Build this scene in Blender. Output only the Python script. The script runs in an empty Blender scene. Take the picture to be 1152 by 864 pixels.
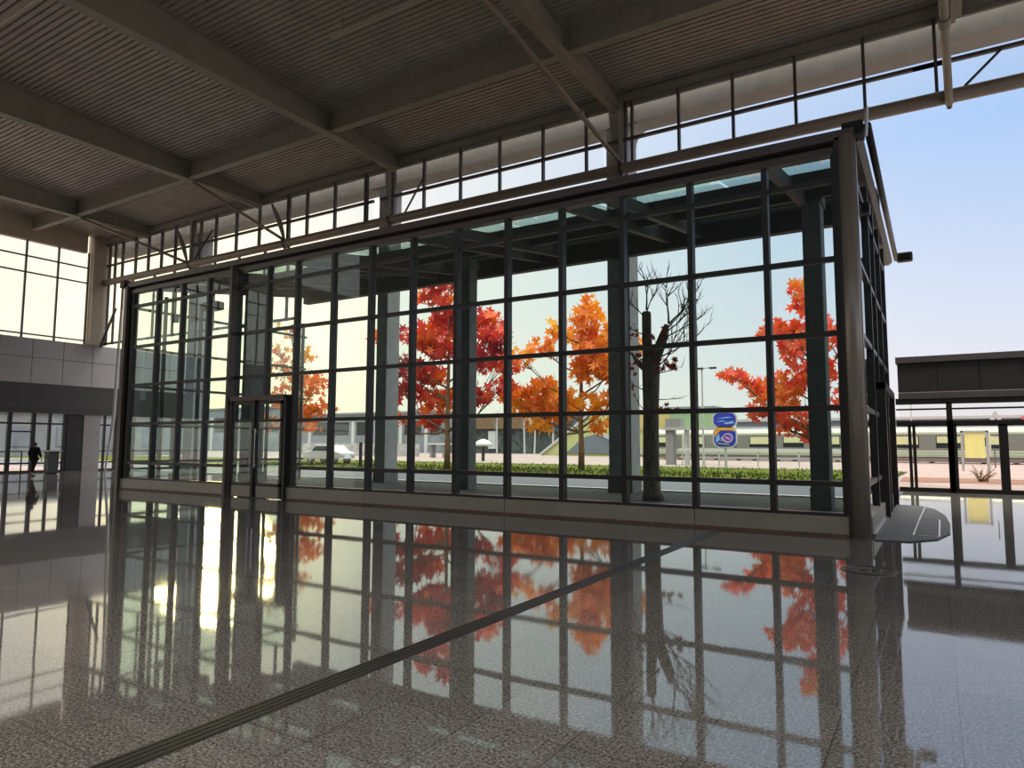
import bpy, bmesh, math, random
from mathutils import Vector, Matrix
C = bpy.context.scene.collection
S = bpy.context.scene
R = math.radians
# ------------------------------------------------------------------ camera
YAW, PITCH, ROLL, FPX = 0.552278, 0.0875586, 0.00335480, 771.53
fw = Vector((-math.sin(YAW)*math.cos(PITCH), math.cos(YAW)*math.cos(PITCH), math.sin(PITCH)))
rt = fw.cross(Vector((0, 0, 1))).normalized(); up = rt.cross(fw)
c_, s_ = math.cos(ROLL), math.sin(ROLL)
rt, up = rt*c_+up*s_, up*c_-rt*s_
cam = bpy.data.objects.new('camera', bpy.data.cameras.new('camera')); C.objects.link(cam)
M4 = Matrix((rt, up, -fw)).transposed().to_4x4(); M4.translation = Vector((0, 0, 1.65))
cam.matrix_world = M4
cam.data.sensor_width = 36; cam.data.lens = FPX/1152*36; cam.data.clip_end = 2000
S.camera = cam
# ------------------------------------------------------------------ light
SUN_AZ, SUN_EL = R(54.5), R(9)
sund = Vector((-math.sin(SUN_AZ)*math.cos(SUN_EL), math.cos(SUN_AZ)*math.cos(SUN_EL), math.sin(SUN_EL)))
sl = bpy.data.lights.new('low_hazy_sun', 'SUN'); sl.energy = .5; sl.angle = R(9); sl.color = (1, .66, .28)
so = bpy.data.objects.new('low_hazy_sun', sl); C.objects.link(so)
so.rotation_euler = sund.to_track_quat('Z', 'Y').to_euler(); so.location = (-60, 60, 40)
W = bpy.data.worlds.new('hazy_sky'); S.world = W; W.use_nodes = True
nt = W.node_tree; nt.nodes.clear()
def nn(t, ty, **kw):
    n = t.nodes.new(ty)
    for k, v in kw.items(): setattr(n, k, v)
    return n
def ramp(t, stops, src=None, interp='LINEAR'):
    n = nn(t, 'ShaderNodeValToRGB'); n.color_ramp.interpolation = interp
    e = n.color_ramp.elements
    while len(e) < len(stops): e.new(.5)
    for q, (p, c) in zip(e, stops): q.position = p; q.color = (c[0], c[1], c[2], 1) if not isinstance(c, (int, float)) else (c, c, c, 1)
    if src is not None: t.links.new(src, n.inputs[0])
    return n
tc = nn(nt, 'ShaderNodeTexCoord'); sep = nn(nt, 'ShaderNodeSeparateXYZ'); nt.links.new(tc.outputs['Generated'], sep.inputs[0])
blue = ramp(nt, [(0, (.45, .44, .45)), (.03, (.70, .665, .68)), (.16, (.56, .61, .72)), (.38, (.33, .48, .74)), (.52, (.5, .6, .8)), (.75, (4.2, 3.95, 3.6)), (1, (5.2, 4.9, 4.4))], sep.outputs['Z'])  # overhead stops raised far above the visible sky to light the hall
cream = ramp(nt, [(0, (.8, .74, .58)), (.05, (.92, .84, .64)), (.3, (.90, .86, .75)), (.5, (.8, .8, .8)), (.75, (4.2, 3.95, 3.6)), (1, (5.2, 4.9, 4.4))], sep.outputs['Z'])  # same added overhead brightness on the cream side
dt = nn(nt, 'ShaderNodeVectorMath', operation='DOT_PRODUCT'); nt.links.new(tc.outputs['Generated'], dt.inputs[0]); dt.inputs[1].default_value = (-1, .05, 0)
dg = nn(nt, 'ShaderNodeVectorMath', operation='DOT_PRODUCT'); nt.links.new(tc.outputs['Generated'], dg.inputs[0]); dg.inputs[1].default_value = sund
mr = nn(nt, 'ShaderNodeMapRange', interpolation_type='SMOOTHSTEP'); nt.links.new(dt.outputs['Value'], mr.inputs[0])
mr.inputs[1].default_value = -.1; mr.inputs[2].default_value = .97
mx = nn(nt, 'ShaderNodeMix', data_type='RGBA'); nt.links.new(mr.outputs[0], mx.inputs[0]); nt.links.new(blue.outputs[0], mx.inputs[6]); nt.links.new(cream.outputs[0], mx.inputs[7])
gl = nn(nt, 'ShaderNodeMapRange', interpolation_type='SMOOTHSTEP'); nt.links.new(dg.outputs['Value'], gl.inputs[0]); gl.inputs[1].default_value = .97; gl.inputs[2].default_value = 1
sc_ = nn(nt, 'ShaderNodeVectorMath', operation='SCALE'); sc_.inputs[0].default_value = (.5, .38, .10); nt.links.new(gl.outputs[0], sc_.inputs['Scale'])
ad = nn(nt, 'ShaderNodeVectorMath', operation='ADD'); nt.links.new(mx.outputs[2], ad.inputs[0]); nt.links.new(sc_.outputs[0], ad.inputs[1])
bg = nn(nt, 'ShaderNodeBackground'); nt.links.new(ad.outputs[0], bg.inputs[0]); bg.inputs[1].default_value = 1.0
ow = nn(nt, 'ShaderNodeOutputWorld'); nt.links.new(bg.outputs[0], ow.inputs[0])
S.view_settings.view_transform = 'Standard'; S.view_settings.look = 'None'; S.view_settings.gamma = 1
S.view_settings.exposure = 0.36
S.view_settings.use_curve_mapping = False
S.cycles.max_bounces = 10; S.cycles.transparent_max_bounces = 32; S.cycles.sample_clamp_indirect = 4
S.cycles.use_denoising = True
# ------------------------------------------------------------------ materials
def mat(name, col, rough=.5, metal=0., var=0., scale=3., bump=0., col2=None, ior=1.5, stretch=None):
    m = bpy.data.materials.new(name); m.use_nodes = True; t = m.node_tree
    b = t.nodes['Principled BSDF']; b.inputs['Roughness'].default_value = rough; b.inputs['Metallic'].default_value = metal; b.inputs['IOR'].default_value = ior
    b.inputs['Base Color'].default_value = (*col, 1)
    if rough >= .9: b.inputs['Specular IOR Level'].default_value = .1
    if var or col2 or bump:
        g = nn(t, 'ShaderNodeTexCoord'); no = nn(t, 'ShaderNodeTexNoise'); no.inputs['Scale'].default_value = scale; no.inputs['Detail'].default_value = 5
        src = g.outputs['Object']
        if stretch:
            mp = nn(t, 'ShaderNodeMapping'); mp.inputs['Scale'].default_value = stretch; t.links.new(src, mp.inputs[0]); src = mp.outputs[0]
        t.links.new(src, no.inputs['Vector'])
        c2 = col2 or tuple(min(1, x*(1+var)) for x in col); c1 = col if col2 else tuple(x*(1-var) for x in col)
        r = ramp(t, [(.3, c1), (.7, c2)], no.outputs[0]); t.links.new(r.outputs[0], b.inputs['Base Color'])
        if bump:
            bu = nn(t, 'ShaderNodeBump'); bu.inputs['Strength'].default_value = bump; bu.inputs['Distance'].default_value = .02
            t.links.new(no.outputs[0], bu.inputs['Height']); t.links.new(bu.outputs[0], b.inputs['Normal'])
    return m
M = dict(
    frame=mat('dark_frame_paint', (.040, .037, .034), .4, var=.15, scale=2),
    framec=mat('clerestory_frame_paint', (.09, .08, .078), .45, var=.1),
    bronze=mat('bronze_cladding', (.115, .09, .075), .35, .2, var=.15, scale=1.5, stretch=(.3, 4, 4)),
    post=mat('brushed_bronze', (.36, .31, .25), .33, .35, var=.12, scale=3, stretch=(8, 8, .3)),
    pipe=mat('pipe_paint', (.28, .22, .175), .4, .1, var=.15, scale=2, stretch=(.4, 3, 3)),
    base=mat('base_metal_panel', (.36, .33, .27), .42, .15, var=.08, scale=1.2),
    kick=mat('base_kick_strip', (.16, .09, .06), .5, var=.2),
    beam=mat('beam_paint', (.27, .25, .205), .55, var=.08, scale=1.5),
    deck=mat('roof_deck_metal', (.37, .325, .29), .45, .1, var=.12, scale=1.2),
    concrete=mat('pale_concrete', (.40, .38, .36), .8, var=.1, scale=2, bump=.2),
    beige=mat('beige_cladding', (.42, .35, .27), .6, var=.06),
    greyp=mat('grey_wall_panel', (.36, .35, .345), .4, var=.05, scale=.8),
    dkp=mat('charcoal_fascia', (.034, .033, .032), .45, var=.1),
    black=mat('black_metal', (.008, .008, .008), .5, var=.2),
    lightgrey=mat('light_grey_pier', (.22, .21, .21), .6, var=.05),
    darkroof=mat('dark_roof_lining', (.022, .027, .025), .6, var=.15, scale=2, stretch=(.5, 8, 1)),
    darkconc=mat('dark_concrete_column', (.11, .12, .118), .7, var=.12, scale=2.5, bump=.2),
    colconc=mat('grey_concrete_column', (.27, .275, .275), .75, var=.12, scale=2.5, bump=.25),
    gravel=mat('dark_gravel', (.012, .014, .014), .9, scale=9, bump=1, col2=(.05, .055, .055)),
    asphalt=mat('blue_grey_asphalt', (.065, .074, .088), .7, var=.08, scale=4),
    kerb=mat('white_kerb_stone', (.42, .41, .40), .7, var=.05),
    grass=mat('lawn_grass', (.018, .06, .005), 1.0, scale=3.2, bump=1, col2=(.12, .11, .015)),
    paving=mat('pinkish_paving', (.24, .185, .17), .9, scale=.5, col2=(.31, .24, .22)),
    brown=mat('brown_track_bed', (.13, .06, .04), .9, scale=6, bump=.6, col2=(.25, .15, .11), stretch=(.3, 1, 1)),
    white=mat('white_paint', (.5, .5, .48), .5, var=.03),
    galv=mat('galvanised_steel', (.45, .46, .45), .4, .3, var=.08),
    cream=mat('cream_train_paint', (.46, .47, .36), .3, var=.04),
    trainband=mat('grey_green_window_band', (.17, .175, .15), .3, var=.08),
    trainstripe=mat('teal_pinstripe', (.12, .24, .27), .4, var=.05),
    trainbelt=mat('lime_white_belt', (.40, .46, .24), .4, var=.05),
    curtain=mat('pale_yellow_curtain', (.52, .52, .28), .6, var=.05),
    under=mat('pink_grey_underframe', (.2, .15, .14), .6, var=.15),
    bluegrey=mat('blue_grey_wall', (.17, .19, .23), .7, var=.08, scale=.4),
    citygrey=mat('hazy_grey_facade', (.20, .215, .23), .8, var=.12, scale=.6),
    woods=mat('dim_tree_mass', (.03, .04, .035), .9, scale=1.2, bump=1, col2=(.11, .12, .115)),
    brownroof=mat('brown_roof_shingle', (.18, .12, .07), .9, var=.2),
    lime=mat('lime_render', (.42, .43, .18), .7, var=.06, scale=.3),
    limegreen=mat('mint_render', (.26, .38, .20), .7, var=.05, scale=.3),
    yellowp=mat('straw_render', (.45, .37, .14), .7, var=.06, scale=.3),
    slate=mat('slate_grey_infill', (.13, .155, .17), .7, var=.05),
    whitewall=mat('scrawled_white_wall', (.50, .48, .46), .8, scale=.9, col2=(.25, .23, .22), stretch=(1, 1, 3)),
    bark=mat('bark', (.13, .075, .04), .9, scale=6, bump=.8, col2=(.26, .16, .09), stretch=(3, 3, .6)),
    darkbark=mat('dark_bark', (.09, .07, .055), .9, scale=6, bump=.8, col2=(.24, .19, .15), stretch=(3, 3, .6)),
    mat=mat('rubber_mat', (.085, .085, .088), .75, var=.15, scale=30),
    steelline=mat('polished_steel_edge', (.65, .65, .65), .25, .9),
    groove=mat('drain_slot_metal', (.06, .055, .05), .45, .3, var=.2),
    tube=mat('unlit_lamp_tube', (.50, .44, .36), .4, var=.05),
    coat=mat('black_coat_cloth', (.012, .012, .014), .9, scale=14, bump=.5, var=.3),
    trousers=mat('dark_maroon_cloth', (.03, .012, .012), .9, var=.2),
    skin=mat('skin', (.45, .27, .19), .5, var=.05),
    hair=mat('black_hair', (.012, .01, .01), .6, var=.2),
    shoe=mat('grey_shoe', (.12, .11, .11), .6, var=.1),
    bin=mat('dark_green_metal', (.035, .042, .036), .4, var=.1),
    rubber=mat('tyre_rubber', (.012, .012, .012), .8, var=.2),
    carwhite=mat('white_car_paint', (.5, .51, .52), .25, var=.02),
    tint=mat('tinted_window', (.02, .025, .028), .08, var=.1),
    red=mat('red_sign_face', (.62, .09, .08), .5, var=.1),
    signblue=mat('sign_blue', (.03, .05, .42), .4, var=.1),
    signlight=mat('sign_pale_blue', (.25, .42, .80), .4, var=.1),
    signorange=mat('sign_orange', (.70, .33, .05), .4, var=.1),
    signpurple=mat('sign_purple', (.30, .10, .55), .4, var=.1),
    poster=mat('yellow_poster', (.80, .74, .28), .5, var=.05),
)
def glassmat(name, tint, ior=1.5, alpha_dirt=0.0):
    m = bpy.data.materials.new(name); m.use_nodes = True; t = m.node_tree; t.nodes.clear()
    tr = nn(t, 'ShaderNodeBsdfTransparent'); tr.inputs[0].default_value = (*tint, 1)
    gs = nn(t, 'ShaderNodeBsdfGlossy'); gs.inputs[0].default_value = (.95, .98, 1, 1); gs.inputs['Roughness'].default_value = .01
    fr = nn(t, 'ShaderNodeFresnel'); fr.inputs[0].default_value = ior
    ge = nn(t, 'ShaderNodeNewGeometry'); io = nn(t, 'ShaderNodeMix'); t.links.new(ge.outputs['Backfacing'], io.inputs[0])
    io.inputs[2].default_value = ior; io.inputs[3].default_value = 1/ior; t.links.new(io.outputs[0], fr.inputs[0])
    g = nn(t, 'ShaderNodeTexCoord'); no = nn(t, 'ShaderNodeTexNoise'); no.inputs['Scale'].default_value = .7; t.links.new(g.outputs['Object'], no.inputs['Vector'])
    bu = nn(t, 'ShaderNodeBump'); bu.inputs['Strength'].default_value = .06; bu.inputs['Distance'].default_value = .02
    t.links.new(no.outputs[0], bu.inputs['Height']); t.links.new(bu.outputs[0], gs.inputs['Normal'])
    mi = nn(t, 'ShaderNodeMixShader'); t.links.new(fr.outputs[0], mi.inputs[0]); t.links.new(tr.outputs[0], mi.inputs[1]); t.links.new(gs.outputs[0], mi.inputs[2])
    o = nn(t, 'ShaderNodeOutputMaterial'); t.links.new(mi.outputs[0], o.inputs[0])
    return m
M['glass'] = glassmat('green_tinted_glass', (.90, .965, .95), 1.42)
M['clear'] = glassmat('clear_glass', (.98, .99, .99), 1.4)
M['skyglass'] = glassmat('frosted_green_roof_glass', (.86, .96, .92), 1.4)
# polished granite floor
def floormat():
    m = bpy.data.materials.new('polished_granite'); m.use_nodes = True; t = m.node_tree; b = t.nodes['Principled BSDF']
    g = nn(t, 'ShaderNodeTexCoord'); L = t.links.new
    n1 = nn(t, 'ShaderNodeTexNoise'); n1.inputs['Scale'].default_value = 55; n1.inputs['Detail'].default_value = 3; n1.inputs['Roughness'].default_value = .7
    n2 = nn(t, 'ShaderNodeTexVoronoi'); n2.inputs['Scale'].default_value = 90
    n3 = nn(t, 'ShaderNodeTexNoise'); n3.inputs['Scale'].default_value = .35
    for n in (n1, n2, n3): L(g.outputs['Object'], n.inputs['Vector'])
    r1 = ramp(t, [(.36, (.052, .048, .043)), (.5, (.15, .139, .125)), (.66, (.33, .31, .285))], n1.outputs[0])
    r2 = ramp(t, [(0, .65), (1, 1.3)], n2.outputs['Color'])
    mu = nn(t, 'ShaderNodeMix', data_type='RGBA', blend_type='MULTIPLY'); mu.inputs[0].default_value = 1; L(r1.outputs[0], mu.inputs[6]); L(r2.outputs[0], mu.inputs[7])
    # tile joints and slight tone change per tile
    sp = nn(t, 'ShaderNodeSeparateXYZ'); L(g.outputs['Object'], sp.inputs[0])
    def joint(sock, pitch, off, w):
        a = nn(t, 'ShaderNodeMath', operation='ADD'); L(sock, a.inputs[0]); a.inputs[1].default_value = off+pitch*200
        d = nn(t, 'ShaderNodeMath', operation='DIVIDE'); L(a.outputs[0], d.inputs[0]); d.inputs[1].default_value = pitch
        f = nn(t, 'ShaderNodeMath', operation='FRACT'); L(d.outputs[0], f.inputs[0])
        l = nn(t, 'ShaderNodeMath', operation='LESS_THAN'); L(f.outputs[0], l.inputs[0]); l.inputs[1].default_value = w/pitch
        fl = nn(t, 'ShaderNodeMath', operation='FLOOR'); L(d.outputs[0], fl.inputs[0])
        return l, fl
    jx, fx = joint(sp.outputs['X'], .62, .57, .007); jy, fy = joint(sp.outputs['Y'], .72, .1, .006)
    mxj = nn(t, 'ShaderNodeMath', operation='MAXIMUM'); L(jx.outputs[0], mxj.inputs[0]); L(jy.outputs[0], mxj.inputs[1])
    cb = nn(t, 'ShaderNodeCombineXYZ'); L(fx.outputs[0], cb.inputs[0]); L(fy.outputs[0], cb.inputs[1])
    wn = nn(t, 'ShaderNodeTexWhiteNoise'); L(cb.outputs[0], wn.inputs['Vector'])
    r3 = ramp(t, [(0, .9), (1, 1.1)], wn.outputs['Value'])
    m2 = nn(t, 'ShaderNodeMix', data_type='RGBA', blend_type='MULTIPLY'); m2.inputs[0].default_value = 1; L(mu.outputs[2], m2.inputs[6]); L(r3.outputs[0], m2.inputs[7])
    m3 = nn(t, 'ShaderNodeMix', data_type='RGBA'); L(mxj.outputs[0], m3.inputs[0]); L(m2.outputs[2], m3.inputs[6]); m3.inputs[7].default_value = (.06, .055, .05, 1)
    L(m3.outputs[2], b.inputs['Base Color'])
    rr = ramp(t, [(.3, .018), (.7, .055)], n3.outputs[0]); L(rr.outputs[0], b.inputs['Roughness'])
    b.inputs['IOR'].default_value = 1.78
    # each tile lies at a very slightly different tilt; slow waviness of the polish
    nz = nn(t, 'ShaderNodeTexNoise'); nz.inputs['Scale'].default_value = 1.6; nz.inputs['Detail'].default_value = 2; L(g.outputs['Object'], nz.inputs['Vector'])
    bu = nn(t, 'ShaderNodeBump'); bu.inputs['Strength'].default_value = .05; bu.inputs['Distance'].default_value = .01
    L(nz.outputs[0], bu.inputs['Height']); L(bu.outputs[0], b.inputs['Normal'])
    return m
M['floor'] = floormat()
def leafmat(name, cols):
    m = bpy.data.materials.new(name); m.use_nodes = True; t = m.node_tree; b = t.nodes['Principled BSDF']; L = t.links.new
    ge = nn(t, 'ShaderNodeNewGeometry'); g = nn(t, 'ShaderNodeTexCoord')
    no = nn(t, 'ShaderNodeTexNoise'); no.inputs['Scale'].default_value = .38; no.inputs['Detail'].default_value = 1; L(g.outputs['Object'], no.inputs['Vector'])
    a = nn(t, 'ShaderNodeMath', operation='MULTIPLY_ADD'); L(ge.outputs['Random Per Island'], a.inputs[0]); a.inputs[1].default_value = .45
    s2 = nn(t, 'ShaderNodeMath', operation='MULTIPLY_ADD'); L(no.outputs[0], s2.inputs[0]); s2.inputs[1].default_value = 1.9; s2.inputs[2].default_value = -.68
    L(s2.outputs[0], a.inputs[2])
    r = ramp(t, [(i/(len(cols)-1), c) for i, c in enumerate(cols)], a.outputs[0])
    dk_ = nn(t, 'ShaderNodeMix', data_type='RGBA', blend_type='MULTIPLY'); dk_.inputs[0].default_value = 1; L(r.outputs[0], dk_.inputs[6]); dk_.inputs[7].default_value = (.80, .68, .60, 1); r = type('o', (), {'outputs': [dk_.outputs[2]]})
    L(r.outputs[0], b.inputs['Base Color']); b.inputs['Roughness'].default_value = .6
    tl = nn(t, 'ShaderNodeBsdfTranslucent'); L(r.outputs[0], tl.inputs[0])
    mi = nn(t, 'ShaderNodeMixShader'); mi.inputs[0].default_value = .45; L(b.outputs[0], mi.inputs[1]); L(tl.outputs[0], mi.inputs[2])
    L(mi.outputs[0], t.nodes['Material Output'].inputs[0])
    return m
M['leafred'] = leafmat('crimson_maple_leaves', [(.95, .30, .02), (.90, .14, .04), (.75, .06, .06), (.50, .04, .06), (.32, .04, .07)])
M['leaforange'] = leafmat('orange_maple_leaves', [(.98, .55, .03), (.98, .42, .02), (.95, .32, .02), (.85, .24, .02), (.85, .13, .02)])
M['leafscarlet'] = leafmat('scarlet_maple_leaves', [(.80, .36, .05), (.95, .16, .04), (.90, .09, .06), (.62, .22, .06), (.95, .13, .05)])
M['leafgold'] = leafmat('golden_maple_leaves', [(.80, .48, .04), (.90, .38, .03), (.90, .26, .04), (.75, .20, .05), (.85, .45, .05)])
M['leafrust'] = leafmat('rust_leaves', [(.55, .16, .03), (.45, .06, .04), (.25, .04, .04), (.60, .14, .04)])
# ------------------------------------------------------------------ builders
WOFF = {}                                         # world origin of every built mesh
class MB:
    def __init__(s): s.v = []; s.f = []
    def quad(s, *p):
        n = len(s.v); s.v += [tuple(q) for q in p]; s.f.append(tuple(range(n, n+len(p)))); return s
    def box(s, x0, x1, y0, y1, z0, z1):
        n = len(s.v)
        s.v += [(x, y, z) for z in (z0, z1) for y in (y0, y1) for x in (x0, x1)]
        s.f += [tuple(n+i for i in q) for q in ((0, 2, 3, 1), (4, 5, 7, 6), (0, 1, 5, 4), (2, 6, 7, 3), (0, 4, 6, 2), (1, 3, 7, 5))]
        return s
    def tube(s, pts, rad, n=10, cap=True):
        pts = [Vector(p) for p in pts]
        rad = rad if isinstance(rad, (list, tuple)) else [rad]*len(pts)
        base = len(s.v); prev = None
        for i, p in enumerate(pts):
            d = (pts[min(i+1, len(pts)-1)]-pts[max(i-1, 0)]).normalized()
            a = prev if prev is not None else (Vector((0, 0, 1)) if abs(d.z) < .9 else Vector((1, 0, 0)))
            u = (a-d*a.dot(d)).normalized(); prev = u; w = d.cross(u)
            for k in range(n):
                t = 2*math.pi*k/n; s.v.append(tuple(p+(u*math.cos(t)+w*math.sin(t))*rad[i]))
        for i in range(len(pts)-1):
            for k in range(n):
                a = base+i*n+k; b = base+i*n+(k+1) % n; s.f.append((a, b, b+n, a+n))
        if cap:
            s.f.append(tuple(base+k for k in reversed(range(n)))); s.f.append(tuple(base+(len(pts)-1)*n+k for k in range(n)))
        return s
    def bar(s, p, q, w, h):                       # rectangular bar between two points
        p, q = Vector(p), Vector(q); d = (q-p).normalized(); a = Vector((0, 0, 1)) if abs(d.z) < .95 else Vector((0, 1, 0))
        u = d.cross(a).normalized()*w/2; v = u.cross(d).normalized()*h/2; n = len(s.v)
        for c in (p, q): s.v += [tuple(c+u*i+v*j) for i, j in ((-1, -1), (1, -1), (1, 1), (-1, 1))]
        s.f += [tuple(n+i for i in f) for f in ((3, 2, 1, 0), (4, 5, 6, 7), (0, 1, 5, 4), (1, 2, 6, 5), (2, 3, 7, 6), (3, 0, 4, 7))]
        return s
    def prism(s, poly, axis, a, b):               # polygon (2D) extruded along an axis
        n = len(s.v); k = len(poly)
        for t in (a, b):
            for (p, q) in poly: s.v.append({'x': (t, p, q), 'y': (p, t, q), 'z': (p, q, t)}[axis])
        s.f.append(tuple(range(n, n+k))); s.f.append(tuple(reversed(range(n+k, n+2*k))))
        for i in range(k): s.f.append((n+i, n+(i+1) % k, n+k+(i+1) % k, n+k+i))
        return s
    def build(s, name, m, parent=None, loc=None, bevel=0, smooth=False):
        me = bpy.data.meshes.new(name); off = Vector(loc) if loc else Vector((0, 0, 0))
        me.from_pydata([tuple(Vector(v)-off) for v in s.v], [], s.f)
        bm = bmesh.new(); bm.from_mesh(me); bmesh.ops.recalc_face_normals(bm, faces=bm.faces)
        if bevel: bmesh.ops.bevel(bm, geom=list(bm.edges), offset=bevel, segments=2, affect='EDGES', profile=.5)
        bm.to_mesh(me); bm.free()
        if smooth:
            for p in me.polygons: p.use_smooth = True
        me.materials.append(M[m] if isinstance(m, str) else m)
        o = bpy.data.objects.new(name, me); C.objects.link(o)
        o.location = off
        if parent is not None:
            o.parent = parent; o.location = off-(WOFF[parent.name] if parent.name in WOFF else parent.location)
        WOFF[o.name] = off
        return o
def tag(o, label=None, cat=None, group=None, kind=None):
    if label: o['label'] = label
    if cat: o['category'] = cat
    if group: o['group'] = group
    if kind: o['kind'] = kind
    return o
def empty(name, loc, label=None, cat=None, group=None):
    o = bpy.data.objects.new(name, None); C.objects.link(o); o.location = loc; o.empty_display_size = .3
    return tag(o, label, cat, group)
def struct(mb, name, m, **k): return tag(mb.build(name, m, **k), kind='structure')
def copy_tree(o, parent=None):
    c = o.copy(); C.objects.link(c); c.parent = parent
    for ch in list(o.children): copy_tree(ch, c)
    return c
rnd = random.Random(7)
XW = -43.0                                        # plane of the far end wall
YP = 22.0                                         # plane of the clerestory and long pipe
YF = 13.9                                         # front of the glass pavilion
# ================================================================== GROUND
struct(MB().box(XW, 24, -16, YF, -.12, 0).box(XW, -25.4, YF, 22.3, -.12, 0).box(-1.05, 24, YF, 29.2, -.12, 0), 'floor', 'floor')
struct(MB().box(-25.4, -1.05, YF, 23.75, -.14, -.02), 'gravel_bed', 'gravel')
struct(MB().box(-42.9, -1.05, 23.75, 24.05, -.14, .03), 'kerb_strip', 'kerb')
struct(MB().box(-200, -1.05, 24.05, 33.4, -.14, -.03), 'service_road', 'asphalt')
struct(MB().box(-200, -1.6, 33.4, 33.75, -.14, .04), 'kerb_strip', 'kerb')
tag(MB().box(-200, -1.9, 33.75, 50.3, -.14, .03).build('lawn', 'grass'), kind='structure')
struct(MB().box(-300, 200, 50.3, 300, -.2, 0).box(-1.6, 200, 29.2, 50.3, -.2, 0).box(-200, XW-.3, -60, 24, -.2, -.02), 'outdoor_paving', 'paving')
struct(MB().box(-1.5, 60, 36.5, 41.5, 0, .02), 'track_bed_strip', 'brown')
# grass tufts
g = MB()
for i in range(5000):
    x = rnd.uniform(-48, -2); y = rnd.uniform(33.8, 41) if i % 3 else rnd.uniform(33.8, 50); h = rnd.uniform(.06, .2); a = rnd.uniform(0, 3.14); w = .05
    g.quad((x-w*math.cos(a), y-w*math.sin(a), .02), (x+w*math.cos(a), y+w*math.sin(a), .02), (x+rnd.uniform(-.06, .06), y+rnd.uniform(-.06, .06), .02+h))
tag(g.build('grass_blades', 'grass'), 'short green and yellowing grass blades on the lawn strip', 'grass', kind='stuff')
# ================================================================== ROOF OF THE HALL
dk = []
def DZ(y): return 14.04+(YP-y)*.062
p = .2; y = -3.0; prof = []  # roof stops behind the camera, left open to let overhead light in
while y < YP-.05:
    b0 = DZ(y); prof += [(y, b0+.10), (y+.045, b0+.10), (y+.055, b0), (y+.195, b0)]; y += p
prof += [(YP, 14.14), (YP, 14.4), (-3, DZ(-3)+.4)]
struct(MB().prism(prof, 'x', XW-.2, 24), 'ceiling', 'deck')
LAB = {-38: 'olive grey roof girder nearest the far end wall', -28.3: 'olive grey roof girder crossing left above the pavilion, second from the far end wall',
       -19.4: 'long olive grey roof girder running to the clerestory post, third from the far end wall', -9.2: 'olive grey roof girder beside the long diagonal brace',
       .9: 'olive grey roof girder above the camera by the upright brace'}
def girder(x, y0, y1, zb=13.48, zt=14.36, w=.42):
    g = empty('roof_girder', (x, y1, zb), LAB[x], 'girder', 'roof girders')
    y0 = -3.0
    MB().prism([(y0, zb+.04), (y1, zb+.04), (y1, DZ(y1)+.01), (y0, DZ(y0)+.01)], 'x', x-.045, x+.045).build('web', 'beam', g)
    MB().box(x-w/2, x+w/2, y0, y1, zb, zb+.05).build('lower_flange', 'beam', g)
    MB().prism([(y0, DZ(y0)-.03), (y1, DZ(y1)-.03), (y1, DZ(y1)+.01), (y0, DZ(y0)+.01)], 'x', x-w/2, x+w/2).build('upper_flange', 'beam', g)
    for yy in (17.75, 3.2):
        MB().box(x-w/2+.02, x+w/2-.02, yy-.02, yy+.02, zb+.05, DZ(yy)-.02).build('stiffener_plate', 'beam', g)
    MB().prism([(y1-3.4, zb+.02), (y1-.1, zb-.16), (y1-.1, zb+.02)], 'x', x-.06, x+.06).build('haunch', 'beam', g)
for x in (-38, -28.3, -19.4, -9.2, .9): girder(x, -3, YP-.12)
SX = [XW+.1, -38, -28.3, -19.4, -9.2, .9, 24]
for (yy, nm) in ((17.95, 'crossing the bays beside the clerestory'), (10.2, 'crossing the bays over the open hall')):
    g = empty('cross_beam', (-19, yy, 13.5), 'dark olive roof cross beam '+nm, 'beam')
    for a, b in zip(SX[:-1], SX[1:]):
        if yy < 15: continue
        MB().box(a+.05, b-.05, yy-.04, yy+.04, 13.60, DZ(yy)+.02).box(a+.22, b-.22, yy-.15, yy+.15, 13.54, 13.60).build('beam_bay', 'beam', g)
    if yy < 15:
        bpy.data.objects.remove(g)
def lamp_strip(x0, x1, y, lab):
    l = empty('linear_lamp', ((x0+x1)/2, y, 14.1), lab, 'lamp')
    MB().box(x0, x1, y-.05, y+.05, 14.06, 14.12).build('lamp_housing', 'tube', l)
    MB().tube([(x0+.1, y, 14.03), (x1-.1, y, 14.03)], .03, 8).build('lamp_tube', 'tube', l)
    for xx in (x0+.5, x1-.5): MB().box(xx-.02, xx+.02, y-.02, y+.02, 14.12, DZ(y)+.05).build('hanger', 'beam', l)
lamp_strip(-24.5, -20.6, 8.5, 'pale unlit linear lamp under the roof deck at the upper left corner')
lamp_strip(-15.3, -11.5, 14.15, 'pale unlit linear lamp under the deck between two girders')
# long wall-head beam over clerestory
struct(MB().box(XW, 24, YP-.16, YP+.12, 13.73, 14.0).box(XW, 24, YP-.06, YP+.06, 14.0, 14.14).box(XW, 24, YP-.03, YP+.08, 13.58, 13.70), 'trim_1', 'beam')
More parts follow.
